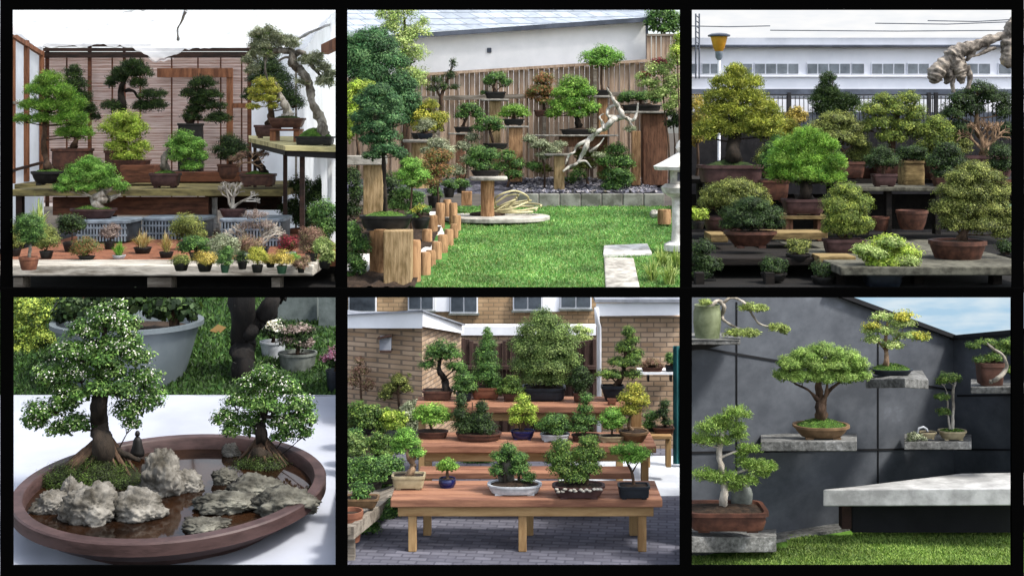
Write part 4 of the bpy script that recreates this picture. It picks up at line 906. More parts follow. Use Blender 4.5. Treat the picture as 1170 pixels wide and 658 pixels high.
for i, (px, y0, y1, w, d) in enumerate([(474, 274, 338, 13, 18.4), (486, 288, 330, 12, 18.9), (492, 286, 322, 11, 19.6), (499, 276, 310, 11, 20.2), (506, 268, 301, 11, 20.8), (513, 262, 292, 10, 21.4), (519, 256, 283, 9, 22.2), (522, 246, 272, 9, 23.0), (518, 232, 262, 9, 23.8), (511, 228, 254, 9, 24.2), (503, 232, 262, 10, 23.4), (495, 246, 276, 10, 22.6), (488, 262, 290, 11, 21.6)]):
    s = d / F; h = (y1 - y0) * s
    obj('log', MB().lathe(at(px, y1, d), [(w * s * .54, 0), (w * s * .54, h - .03), (w * s * .46, h)], 12), MATS['log'], t, smooth=True, autosmooth=.8)
for i, (a, b_) in enumerate([[(494, 248, 23), (499, 262, 22.8), (502, 276, 22.4), (488, 284, 21.5)], [(488, 284, 21.5), (478, 296, 20.6), (480, 306, 20), (470, 318, 19.2)]] and [(0, 0)]):
    q = [at(x, y, d) for x, y, d in [(494, 244, 23.6), (498, 262, 22.9), (504, 276, 21.9), (486, 288, 20.4), (482, 300, 19.3), (470, 314, 18.6), (470, 334, 18.1)]]
    mb = MB(); 
    for k in range(len(q) - 1): mb.bar(q[k] + np.array([0, .35, 0]), q[k + 1] + np.array([0, .35, 0]), .16, .03)
    obj('white_gravel_strip', mb, MATS['palestone'], t)
t = thing('stone_lantern', 'pale stone garden lantern with flared roof at the right edge of the lawn', 'lantern', at(764, 282, 20.6)); d = 20.6; s = d / F; c0 = at(779, 284, d)
def lan(name, prof, pw=2.2, n=24, rot=0): obj(name, MB().lathe(c0, [(r * 1.45 * s, (284 - y) * s) for r, y in prof], n, pw=pw, rot=rot), MATS['palestone'], t, smooth=True, autosmooth=.5)
lan('base', [(14, 286), (14, 279), (10, 276)]); lan('post', [(8, 277), (7.4, 262), (7.4, 228), (8.6, 225.5)], 5)
lan('platform', [(9, 225.4), (15, 220), (16.5, 214), (13, 210.2)]); lan('fire_box', [(9, 210), (9, 194.2)], 5); lan('roof', [(21, 194), (22, 190), (14, 184), (7, 178), (3, 174.2)], 3.2); lan('finial', [(2.6, 174), (5, 169), (4, 164), (.6, 158)])
obj('opening', MB().pbox(774, 784, 197, 207, d - 13.4 * s, .03), MATS['slate'], t)
t = thing('path_slab', 'pale squared stone step at the start of the path', 'paving', G(716, 292)); p = [G(689, 295), G(745, 293), G(740, 283), G(690, 285)]
obj('slab', MB().slab([q + np.array([0, 0, .07]) for q in p], .07), MATS['palestone'], t, bevel=.02)
t = thing('path_slab', 'longer grey stone slab nearest the viewer on the path', 'paving', G(712, 326)); p = [G(692, 336), G(732, 336), G(724, 298), G(690, 297)]
obj('slab', MB().slab([q + np.array([0, 0, .05]) for q in p], .06), MATS['stone'], t, bevel=.02)
t = thing('strap_leaf_plant', 'clump of arching strap leaves at the lower right corner of the lawn', 'plant', G(757, 322))
for bx, by, w, h in ((745, 322, 22, 34), (765, 326, 24, 38), (757, 305, 22, 30), (772, 308, 16, 34)): tuft(t, G(bx, by), g2.d(by), w, h, 90, 'pale', 1.7, droop=.9)
t = thing('wood_block', 'short cut log standing by the stone lantern', 'log', at(760, 258, 23.6)); obj('bark', MB().lathe(at(759, 256, 23.6), [(.12, 0), (.125, .15), (.12, .26)], 14), MATS['log'], t, smooth=True, autosmooth=.7)
o = obj('rock', rock_mb(at(749, 244, 24.6), (.11, .1, .07), 3, sub=3), MATS['stone'], None, loc=at(749, 247, 24.6)); tag(o, 'small pale rock on the lawn edge left of the cut log', 'rock')
# ================================================================ bonsai nursery in front of a long white building (upper right)
stage(3)
mat('nbench', '#1c1611', '#0c0907', scale=8, stretch=(.4, 2, 2), rough=.9, bump=.5)
mat('sunwood', '#8c7850', '#54442a', scale=8, stretch=(.4, 2, 2), rough=.9, bump=.4)
mat('stonetop', '#605e52', '#36342c', scale=9, rough=.95, bump=.5)
mat('facade', '#f0f1f6', '#e4e6ec', scale=1.5, rough=.8, bump=.05)
mat('facade2', '#c4c8d0', '#b4b8c0', scale=1.5, rough=.8, bump=.05)
mat('iron', '#2c2a2c', '#18171a', scale=6, rough=.6, bump=.05)
mat('wpane', '#7c848c', '#565e66', scale=3, rough=.15, bump=0, spec=.6)
sky_mat('sky_white', ('#f6f8fb', '#ffffff'), 1.0)
floor_block('ground', [at(784, 335, 17.6), at(1190, 335, 17.6), (at(1190, 0, 29)[0], 28.2, at(0, 335, 17.6)[2]), (at(784, 0, 29)[0], 28.2, at(0, 335, 17.6)[2])], 2.6, MATS['blackearth'])
o = obj('sky', MB().poly([at(770, 62, 33), at(1215, 62, 33), at(1215, -40, 33), at(770, -40, 33)]), MATS['sky_white'], None, loc=at(990, 60, 33)); tag(o, kind='structure')
t = thing('long_building', 'long low pale grey building with a strip of windows behind the nursery', 'building', at(975, 150, 29.5)); d = 29.5
obj('wall', MB().pbox(780, 1200, 53, 160, d, .3), MATS['facade'], t)
obj('upper_band', MB().pbox(780, 1200, 43.5, 51.5, d - .15, .3), MATS['facade2'], t); obj('cornice', MB().pbox(780, 1200, 51.5, 53.5, d - .25, .3), MATS['gutter'], t)
obj('sill_band', MB().pbox(780, 1200, 85.5, 88, d - .08, .1), MATS['facade'], t); obj('base_band', MB().pbox(780, 1200, 102, 108, d - .12, .1), MATS['gutter'], t)
for a, b_, k in ((786, 797, 1), (802, 821, 2), (848, 860, 1), (862, 913, 4), (922, 972, 4), (973, 988, 1), (996, 1034, 3), (1037, 1062, 2), (1104, 1132, 2), (1141, 1156, 1)):
    w = obj('window', MB().pbox(a, b_, 72, 85.2, d - .05, .04), MATS['facade'], t)
    for i in range(k):
        x0 = a + (b_ - a) * i / k + .8; x1 = a + (b_ - a) * (i + 1) / k - .8
        obj('pane', MB().pbox(x0, x1, 73.3, 84.4, d - .062, .02), MATS['wpane'], w)
for y, x0, x1 in ((30, 784, 880), (35, 880, 1170), (27, 1000, 1165), (24, 1060, 1170)):
    o = obj('power_line', MB().tube([at(x0, y, 29.3), at((x0 + x1) / 2, y + 1, 29.3), at(x1, y - (2 if y < 28 else 0), 29.3)], [.012] * 3, 5), MATS['gutter'], None, loc=at(x0, y, 29.3)); tag(o, {30: 'short dark power line at the upper left above the long building', 35: 'lowest thin power line stretched over the long building', 27: 'power line in the upper right above the long building', 24: 'topmost power line near the weathered branch'}[y], 'wire', 'power lines over the building')
t = thing('lattice_mast', 'thin grey lattice mast at the left of the building roof', 'mast', at(797, 90, 29.2))
for px in (795, 799): obj('rail', MB().tube([at(px, 90, 29.2), at(px, 16, 29.2)], [.018] * 2, 5), MATS['gutter'], t)
for y in range(18, 60, 6): obj('crossbar', MB().tube([at(795, y, 29.2), at(799, y + 3, 29.2)], [.012] * 2, 5), MATS['gutter'], t)
t = thing('iron_fence', 'black iron railing between the bonsai and the building', 'fence', at(975, 150, 28.4))
for y in (108, 112): obj('rail', MB().pbox(784, 1200, y, y + 1.3, 28.4, .05), MATS['iron'], t)
mb = MB()
for i in range(84): mb.pbox(786 + i * 4.9, 786.6 + i * 4.9, 110, 165, 28.42, .03)
obj('bars', mb, MATS['iron'], t)
for px in (902, 1062, 1070): obj('post', MB().pbox(px - 2, px + 2, 106, 165, 28.35, .08), MATS['iron'], t)
t = thing('low_wall', 'low pale wall panels behind the black iron railing', 'wall', at(975, 150, 28.9)); obj('panel', MB().pbox(784, 1200, 112, 128, 28.9, .06), MATS['facade'], t); obj('panel', MB().pbox(784, 1200, 128.5, 146, 28.9, .06), MATS['gutter'], t); obj('panel', MB().pbox(784, 1200, 146.5, 268, 28.85, .06), MATS['iron'], t)  # lowest dark panel is added, standing in for deep shade between the trees
t = thing('garden_lamp', 'lamp post with yellow bowl shade and dark cap', 'lamp', at(822, 190, 26.5)); d = 26.5; s = d / F; c0 = at(821.5, 190, d)
def lp(n, pr, m): obj(n, MB().lathe(c0, [(r * s, (190 - y) * s) for r, y in pr], 20), MATS[m], t, smooth=True, autosmooth=.6)
mat('lampshade', '#c89a34', '#a87820', scale=3, rough=.4, bump=.05)
lp('pole', [(1.8, 190), (1.8, 69)], 'facade'); lp('collar', [(2, 69), (4, 66), (4.4, 59)], 'crateplastic'); lp('lamp_shade', [(4.4, 59), (6.5, 55), (8.6, 47), (9.6, 42.5)], 'lampshade'); lp('cap', [(12.5, 42), (12.8, 40.5), (9, 38.8), (2, 38)], 'gutter')
# weathered trunk arching in from the right
mat('weathered', '#a0968a', '#443e38', scale=9, rough=.9, bump=1.2, stretch=(1, 1, 1), c3='#c8b496')
t = thing('weathered_branch', 'massive weathered pale branch arching in from the upper right', 'branch', at(1150, 60, 23.5)); dc = 23.5; s = dc / F
def br(n, path, m='weathered'):
    sp = smooth_path(path, 9); obj(n, MB().tube([at(q[0], q[1], dc) for q in sp], [q[2] * .5 * s for q in sp], 18, rough=.34), MATS[m], t, smooth=True)
br('limb', [(1172, 14, 14), (1160, 30, 20), (1152, 40, 15), (1142, 42, 9), (1128, 47, 11), (1112, 53, 13), (1098, 58, 17), (1090, 64, 20), (1084, 70, 15)])
br('limb', [(1157, 38, 15), (1154, 48, 20), (1153, 60, 18), (1152, 70, 15), (1154, 78, 5)]); br('limb', [(1090, 62, 18), (1092, 72, 21), (1096, 82, 19), (1098, 88, 12), (1100, 96, 4)]); br('limb', [(1086, 68, 12), (1078, 74, 17), (1071, 82, 19), (1067, 90, 16), (1064, 95, 5)]); br('limb', [(1080, 76, 13), (1084, 88, 11), (1080, 96, 4)]); br('limb', [(1104, 76, 8), (1108, 88, 6), (1106, 102, 4)]); br('limb', [(1090, 84, 7), (1088, 96, 5), (1090, 106, 3)])
br('limb', [(1138, 55, 3), (1130, 57, 5), (1122, 61, 4), (1112, 65, 2)]); br('limb', [(1118, 50, 5), (1110, 62, 6), (1104, 70, 3)])
# benches
t = thing('nursery_bench', 'dark stone-topped front bench with pale sunlit planks', 'bench', at(975, 334, 18.2)); fb = through(300, 18.6); z = fb.z(18.6)
obj('top_board', MB().box(at(960, 0, 18)[0], at(1195, 0, 18)[0], 18.0, 22.6, z - .12, z), MATS['stonetop'], t, bevel=.02)
obj('top_board', MB().box(at(780, 0, 18)[0], at(959, 0, 18)[0], 19.3, 22.6, z - .12, z - .003), MATS['nbench'], t, bevel=.02)
for px in (800, 880, 960, 1050, 1140): obj('leg', MB().pbox(px - 5, px + 5, 312, 345, 18.6, .2), MATS['nbench'], t)
def plank(label, px0, px1, y0, y1, d, t_=.7, m='sunwood'):
    t = thing('plank', label, 'plank', at((px0 + px1) / 2, y1, d), 'pale planks lying on the nursery bench'); obj('board', MB().pbox(px0, px1, y0, y1, d, t_), MATS[m], t, bevel=.01)
plank('short sunlit plank under the dark mound bush, far left', 812, 832, 268, 277, 20.6); plank('sunlit plank between the tan bowl and the dark oval bush', 877, 946, 266, 274, 20.8); plank('pale stone block below the dark oval bush', 936, 978, 293, 304, 19.0, .5)
t = thing('plank_stand', 'wooden stand with planks under the bright green dome tree', 'stand', at(918, 274, 22.0)); obj('board', MB().pbox(890, 948, 247, 250.5, 22.0, .9), MATS['sunwood'], t); 
for px in (902, 938): obj('leg', MB().pbox(px - 4, px + 4, 251, 275, 22.1, .3), MATS['reddeck'], t)
t = thing('nursery_table', 'low dark table in the centre right of the nursery', 'table', at(1030, 262, 22.8)); obj('table_top', MB().pbox(982, 1078, 214, 219, 22.8, 1.6), MATS['stonetop'], t, bevel=.02)
for px in (990, 1016, 1072): obj('leg', MB().pbox(px - 3, px + 3, 219, 268, 22.9, .2), MATS['nbench'], t)
t = thing('back_bench', 'long dark bench under the rear row of nursery trees', 'bench', at(960, 240, 25.2)); obj('top_board', MB().pbox(780, 1200, 205, 210, 25.0, 2.2), MATS['nbench'], t)
for px in (800, 870, 950, 1090, 1150): obj('leg', MB().pbox(px - 3, px + 3, 210, 262, 25.1, .2), MATS['nbench'], t)
obj('front_board', MB().pbox(780, 1200, 222, 262, 25.6, .1), MATS['blackearth'], t)
_plant = plant
def plant(label, d, pads, pal, pot_=None, **kw):       # the nursery's crowns are full and close together
    return _plant(label, d, [(x, y - 1, rx * 1.14, ry * 1.14) + tuple(r) for x, y, rx, ry, *r in pads], pal, pot_, **kw)
GR = 'bonsai in the rear nursery row'
plant('large golden-green layered pine with thick dark trunk at the left', 24.2, [(842, 84, 12, 8), (832, 96, 18, 9), (852, 96, 17, 9), (826, 112, 20, 10), (850, 114, 22, 11), (872, 126, 16, 10), (814, 126, 14, 9), (838, 130, 22, 10), (862, 142, 22, 11), (882, 140, 12, 9), (815, 144, 18, 10), (804, 154, 14, 8), (840, 150, 18, 9), (878, 154, 14, 8)], 'golden', ('rect', 834, 189, 212, 72, 64, 'pot_plum'), leaf=3.4, style='needle', dens=1.1, trunk=[[(838, 188, 22), (838, 170, 16), (840, 140, 12), (842, 90, 4)]], bk='dark', top='darkmoss', dome=.25)
plant('orange-yellow foliage cut off by the left edge behind the golden pine', 26.8, [(796, 122, 9, 10), (798, 140, 9, 12), (794, 158, 8, 10)], 'gold', None, name='shrub', cat='shrub', leaf=3.2, base=(796, 205), group=None)
plant('conical dark green pine rising before the building windows', 25.8, [(945, 94, 8, 8), (945, 106, 13, 8), (938, 118, 14, 9), (956, 116, 14, 9), (964, 126, 12, 8), (946, 128, 16, 8), (974, 120, 8, 8)], 'dark', ('rect', 950, 180, 206, 40, 34, 'pot_brown'), leaf=3.0, style='needle', dens=1.1, group=GR)
plant('grey-olive mounded juniper in front of the conical pine', 25.0, [(955, 138, 20, 8), (940, 148, 18, 9), (972, 148, 16, 9), (955, 158, 26, 9), (930, 160, 12, 8), (978, 162, 12, 8)], 'olive', ('rect', 965, 185, 206, 44, 38, 'pot_brown'), leaf=2.6, dens=1.1, group=GR)
plant('wide cloud-layered pine with two rounded heads, right of centre', 25.0, [(1010, 116, 14, 7), (1036, 115, 14, 8), (996, 128, 16, 9), (1026, 126, 18, 9), (1045, 132, 12, 10), (1006, 142, 16, 8), (1034, 146, 16, 9), (1018, 158, 16, 8), (1046, 152, 10, 8), (990, 146, 10, 7)], 'olgreen', ('rect', 1020, 182, 206, 50, 42, 'pot_brown'), leaf=3.0, style='fine', dens=1.15, trunk=[[(1020, 182, 10), (1018, 165, 8), (1024, 140, 6), (1030, 118, 3)]], group=GR)
plant('small rounded green tree between the cloud pine and the big right tree', 24.6, [(1070, 142, 12, 8), (1062, 152, 12, 9), (1078, 152, 12, 9), (1070, 162, 15, 8)], 'olgreen', ('rect', 1072, 186, 206, 28, 24, 'pot_brown'), leaf=3.0, group=GR)
def deadtan(t, dc): bare_twigs(t, (1124, 172), dc - .3, 46, 40, 21, 'tan', 6, name='deadwood')
plant('large dark pine with tan deadwood under the weathered branch', 24.6, [(1118, 104, 18, 8), (1100, 116, 16, 9), (1134, 114, 18, 9), (1090, 130, 14, 10), (1146, 128, 12, 10), (1096, 150, 14, 10), (1148, 150, 10, 10), (1110, 126, 14, 8)], 'dark', ('rect', 1124, 178, 206, 62, 52, 'pot_plum'), leaf=3.0, style='fine', dens=1.1, bk='tan', tw=9, extra=deadtan, group=GR)
plant('bright green smooth dome tree lit on its right side, left of centre', 22.1, [(922, 158, 16, 9), (908, 168, 18, 11), (936, 170, 17, 12), (900, 184, 20, 12), (924, 182, 22, 13), (948, 188, 15, 12), (893, 200, 15, 9), (920, 200, 26, 11), (948, 204, 16, 9)], 'bright', ('rect', 918, 228, 247, 48, 40, 'pot_plum'), leaf=2.5, style='needle', dens=1.4, trunk=[[(920, 228, 16), (921, 214, 12), (922, 180, 6)]], bk='dark')
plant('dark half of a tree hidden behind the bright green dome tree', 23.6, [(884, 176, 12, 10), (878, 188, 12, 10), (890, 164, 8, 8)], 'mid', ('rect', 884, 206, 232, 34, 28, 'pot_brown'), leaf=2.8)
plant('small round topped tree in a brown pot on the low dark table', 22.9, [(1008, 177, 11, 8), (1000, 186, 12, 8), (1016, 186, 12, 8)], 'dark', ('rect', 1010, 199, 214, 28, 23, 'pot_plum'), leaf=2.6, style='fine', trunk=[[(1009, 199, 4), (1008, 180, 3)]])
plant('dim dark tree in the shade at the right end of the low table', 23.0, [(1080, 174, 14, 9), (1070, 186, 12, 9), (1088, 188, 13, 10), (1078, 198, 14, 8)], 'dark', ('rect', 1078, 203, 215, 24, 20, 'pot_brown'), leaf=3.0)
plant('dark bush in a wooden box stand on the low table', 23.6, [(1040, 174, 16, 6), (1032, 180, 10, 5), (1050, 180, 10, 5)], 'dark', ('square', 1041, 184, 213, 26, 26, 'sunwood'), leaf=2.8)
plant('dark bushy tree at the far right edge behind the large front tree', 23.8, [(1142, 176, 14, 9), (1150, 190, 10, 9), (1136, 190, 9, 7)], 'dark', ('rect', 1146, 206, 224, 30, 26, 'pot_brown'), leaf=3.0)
plant('broad olive mound with sunlit top at the left', 21.4, [(838, 214, 22, 8), (824, 222, 20, 9), (852, 222, 22, 9), (812, 232, 14, 9), (838, 232, 24, 9), (866, 232, 14, 8)], 'olive', ('oval', 826, 248, 268, 48, 36, 'pot_plum'), leaf=2.8, dens=1.2)
plant('dark mounded bush in a wide tan bowl in front of the olive mound', 19.9, [(858, 236, 20, 8), (842, 246, 18, 9), (874, 246, 18, 9), (858, 254, 26, 9), (836, 257, 12, 7), (884, 256, 10, 7)], 'dark', ('oval', 857, 265, 284, 60, 36, 'pot_brown'), leaf=2.9, style='fine', dens=1.3)
plant('dense dark oval bush in a reddish pot near the middle', 20.0, [(966, 222, 15, 10), (956, 236, 18, 11), (978, 236, 17, 11), (966, 250, 24, 11), (982, 258, 14, 10), (952, 260, 14, 9), (968, 264, 18, 8)], 'olgreen', ('rect', 964, 274, 293, 46, 38, 'pot_plum'), leaf=2.7, style='fine', dens=1.3)
plant('large spreading golden-olive tree in a round brown bowl, front right', 19.0, [(1112, 196, 18, 9), (1098, 206, 18, 10), (1126, 206, 18, 10), (1088, 220, 18, 11), (1112, 222, 22, 11), (1138, 220, 16, 11), (1082, 238, 16, 11), (1106, 240, 22, 11), (1134, 240, 20, 11), (1150, 252, 10, 10), (1090, 256, 16, 10), (1122, 258, 22, 10), (1146, 266, 12, 9)], 'olive', ('round', 1094, 276, 306, 64, 40, 'pot_brown'), leaf=2.7, dens=1.1, trunk=[[(1098, 276, 10), (1104, 258, 8), (1110, 225, 6), (1112, 200, 3)]])
def cream(t, dc): crown(t, [(986, 286, 12, 8), (1018, 278, 16, 7), (1036, 300, 14, 10), (1000, 290, 16, 7)], dc - .15, 'pale', 3.4, 'broad', .8, name='pale_leaves')
plant('leafy bush with cream and lime leaves in a dark pot at the front', 18.2, [(1014, 280, 18, 9), (996, 290, 18, 10), (1032, 292, 18, 10), (1012, 300, 24, 10), (1034, 306, 12, 8)], 'lime', ('rect', 1008, 313, 330, 44, 36, 'pot_navy'), leaf=3.4, style='broad', extra=cream)
plant('dark ferny foliage in the lower left corner of the nursery', 19.0, [(802, 284, 12, 9), (798, 298, 10, 9), (810, 304, 12, 9), (800, 314, 12, 8)], 'dark', ('rect', 804, 318, 334, 26, 22, 'pot_black'), name='potted_plant', cat='potted plant', leaf=3.0)
GF = 'filler bushes in the rear nursery row'
for i, (px, py, r, pl, d) in enumerate(((898, 152, 13, 'yellow', 26.2), (880, 182, 13, 'olive', 25.4), (985, 176, 13, 'olive', 25.4), (1056, 178, 13, 'olgreen', 25.3), (1094, 166, 12, 'olive', 25.6), (910, 134, 9, 'gold', 27.0))):
    plant(('yellow-green bush peeping out right of the golden pine', 'olive bush behind the dark half tree', 'olive bush behind the small round topped tree', 'dim green bush behind the wooden box stand', 'olive bush between the rounded tree and the deadwood pine', 'small golden bush against the railing post')[i], d, [(px, py - r * .6, r * .8, r * .55), (px - r * .6, py, r * .75, r * .6), (px + r * .6, py, r * .75, r * .6), (px, py + r * .6, r, r * .6)], pl, ('rect', px, 192, 206, 22, 18, 'pot_brown'), name='shrub', cat='shrub', leaf=2.8, group=GF)
for i, (l, px, yb, d, w, r, pl) in enumerate((('dark little bush in the gloom below the tan bowl, left of the middle leg', 884, 322, 18.7, 30, 12, 'dark'), ('low olive bush between the tan bowl and the reddish pot', 912, 300, 19.3, 28, 11, 'olive'), ('small dark shrub at the bottom edge beside the cream leaved bush', 940, 326, 18.5, 26, 11, 'dark'), ('tiny yellow-green shrub at the left edge above the ferny foliage', 797, 262, 21.0, 16, 9, 'lime'), ('dim bush at the right edge beyond the large spreading tree', 1150, 300, 20.2, 22, 10, 'dark'))):
    plant(l, d, [(px - r * .5, yb - 12 - r * .7, r * .7, r * .5), (px + r * .5, yb - 12 - r * .6, r * .7, r * .5), (px, yb - 10 - r * .3, r, r * .5)], pl, ('round', px, yb - 9, yb, w, w * .75, 'pot_black'), name='potted_plant', cat='potted plant', leaf=2.8, group='small bushes low on the nursery benches')
for i, (px, yb, d, w) in enumerate(((1042, 263, 22.2, 36), (1006, 264, 22.5, 20))):
    t = thing('empty_pot', ('wide empty brown bowl under the low dark table', 'small empty pot left of the wide bowl, under the table')[i], 'pot', at(px, yb, d), 'empty pots under the low table'); pot(t, 'round', px, yb - 22 + i * 6, yb, w, w * .7, d, 'pot_brown')
t = thing('watering_can', 'small teal green plastic container at the right edge', 'container', at(1152, 262, 20.6)); c = at(1153, 254, 20.6); mat('teal', '#2c8a74', '#1c6454', scale=4, rough=.35, bump=.03)
obj('body', MB().lathe(c, [(.09, 0), (.1, .02), (.1, .2), (.07, .26), (.05, .28)], 18), MATS['teal'], t, smooth=True, autosmooth=.7); obj('spout', MB().tube([c + np.array([-.08, 0, .08]), c + np.array([-.16, 0, .18]), c + np.array([-.18, 0, .26])], [.025, .02, .018], 8), MATS['teal'], t, smooth=True)

plant = _plant
# ================================================================ water tray landscape on a white cloth (lower left)
stage(4)
mat('mound', '#2c3014', '#14120a', scale=15, rough=1, bump=1.0, c3='#46521e')
K4 = .0898; cloth = Plane(4.0, K4); rim = Plane(3.712, K4); lawn4 = through(462, 13.7, 335, 17.0)
sheet_mat('cloth', '#a6aab4', 0.0, 0.0, 1.5)
mat('turf4', '#2a4a1a', '#182e12', scale=6, rough=1, bump=.6)  # turf darkened in colour in place of background shade
mat('rocks', '#86827a', '#3c3830', scale=4.5, rough=.95, bump=1.0, c3='#aca69a', detail=10)
mat('rocks_dark', '#6a685e', '#2c2a24', scale=5, rough=.95, bump=1.0, c3='#8c8a7c', detail=9)
mat('tray', '#4a3836', '#342624', scale=5, rough=.5, bump=.2, stretch=(1, 1, 4))
mat('tray_inside', '#6a3c20', '#3c2212', scale=3, rough=.6, bump=.1)
mat('render_wall', '#646c6a', '#4c5452', scale=6, rough=.95, bump=.3)
mat('tub', '#666e72', '#596165', scale=2, rough=.45, bump=.05)
m, nt, b = _new('tray_water'); N, L = nt.nodes, nt.links
n = N.new('ShaderNodeTexNoise'); n.inputs['Scale'].default_value = 2.2; n.inputs['Detail'].default_value = 7; tc = N.new('ShaderNodeTexCoord'); L.new(tc.outputs['Object'], n.inputs['Vector'])
r = N.new('ShaderNodeValToRGB'); r.color_ramp.elements[0].position = .35; r.color_ramp.elements[0].color = (*lin('#120b07'), 1); r.color_ramp.elements[1].position = .65; r.color_ramp.elements[1].color = (*lin('#2a1a0f'), 1)
L.new(n.outputs['Fac'], r.inputs[0]); L.new(r.outputs[0], b.inputs['Base Color']); b.inputs['Roughness'].default_value = .06; b.inputs['IOR'].default_value = 1.33
n2 = N.new('ShaderNodeTexNoise'); n2.inputs['Scale'].default_value = 9; bp = N.new('ShaderNodeBump'); bp.inputs['Strength'].default_value = .06; L.new(tc.outputs['Object'], n2.inputs['Vector']); L.new(n2.outputs['Fac'], bp.inputs['Height']); L.new(bp.outputs[0], b.inputs['Normal']); MATS['tray_water'] = m
def C4(px, py): return at(px, py, cloth.d(py))
t = thing('cloth_table', 'table covered with a smooth white cloth under the round tray', 'table', at(190, 640, 9.6))
def clf(u, v):
    d = 9.3 + v * 4.45; p = at(-30 + 420 * u, 0, d); z = cloth.z(d) + .02 * noise.noise((u * 5, v * 3, 4)) + .012 * noise.noise((u * 11 + v * 4, v * 3, 9)); return (p[0], d, z)
obj('tablecloth', MB().grid(clf, 60, 40), MATS['cloth'], t, smooth=True)
obj('cloth_edge', MB().hexa([tuple(np.array(clf(0, 1)) - [0, -.01, .35]), tuple(np.array(clf(1, 1)) - [0, -.01, .35]), tuple(np.array(clf(1, 1)) - [0, -.03, .35]), tuple(np.array(clf(0, 1)) - [0, -.03, .35]), tuple(np.array(clf(0, 1)) + [0, .01, 0]), tuple(np.array(clf(1, 1)) + [0, .01, 0]), tuple(np.array(clf(1, 1)) + [0, .03, 0]), tuple(np.array(clf(0, 1)) + [0, .03, 0])]), MATS['cloth'], t)
o = obj('lawn_ground', MB().grid(lambda u, v: (lambda d: (at(-30 + 420 * u, 0, d)[0], d, lawn4.z(d) + .02 * noise.noise((u * 20, v * 20, 1))))(13.85 + v * 3.3), 40, 40), MATS['turf4'], None, loc=at(190, 460, 14)); tag(o, kind='structure')
tag(lawn('grass', None, [(0, 388, 337, 463)], lawn4, 'grass4', 16000, .07, None), kind='stuff')
# the tray
dc = 10.4; R = 1.206; zc = rim.z(dc); cx = at(197, 0, dc)[0]; zb = cloth.z(dc); H = zc - zb
t = thing('landscape_tray', 'large round purple-brown tray holding water, rocks and two trees', 'tray', (cx, dc, zb))
def tilt(mb): mb.v = [(x, y, z + K4 * (y - dc)) for x, y, z in mb.v]; return mb
obj('bowl', tilt(MB().lathe((cx, dc, zb), [(.001, 0), (.74, .0), (.76, .05), (.86, .09), (.95, H - .11), (.975, H - .095)], 96, R, R, close=False)), MATS['tray'], t, smooth=True, autosmooth=.6)
obj('rim', tilt(MB().lathe((cx, dc, zb), [(.965, H - .1), (1.0, H - .095), (1.0, H - .012), (.99, H), (.925, H), (.915, H - .015), (.905, H - .13)], 96, R, R, close=False)), MATS['tray'], t, smooth=True, autosmooth=.6)
obj('water', tilt(MB().lathe((cx, dc, zb), [(.91, H - .10), (.5, H - .10), (.001, H - .10)], 96, R, R, close=False)), MATS['tray_water'], t)
W4 = Plane(3.712 + .10, K4)
for (l, px, py, rx, ry, sd, dk) in (('small warm-toned rock at the far left inside the tray', 60, 576, 20, 15, 1, 0), ('narrow upright rock between the left edge rock and the big pale rock', 84, 566, 12, 18, 2, 0), ('largest pale grey rock at the front left of the tray', 106, 580, 32, 26, 4, 0), ('pale rough rock right of the largest rock', 158, 580, 29, 20, 7, 0), ('tall pale rock rising beside the left moss mound', 186, 547, 24, 31, 9, 0), ('small rounded grey rock at the tray centre', 214, 552, 18, 14, 12, 0), ('long grey rock ledge in front of the right tree', 262, 574, 36, 12, 15, 1), ('rounded grey rock directly under the right moss mound', 292, 558, 31, 15, 17, 1), ('large flat grey rock at the right edge of the tray', 328, 574, 36, 17, 20, 1), ('low striped rock lying alone in the water at the front', 234, 601, 26, 10, 24, 1), ('small pale rock at the back rim of the tray', 263, 516, 10, 9, 26, 0), ('dark knobbly rock left of the right moss mound', 257, 546, 15, 11, 30, 1)):
    d = W4.d(py + ry * .55); s = d / F; c = at(px, py, d + .02)
    o = obj('rock', rock_mb(c, (rx * s, max(rx, ry) * s * .7, ry * s), sd, .4, 5), MATS['rocks_dark' if dk else 'rocks'], None, loc=at(px, py + ry * .6, d), smooth=True); tag(o, l, 'rock')
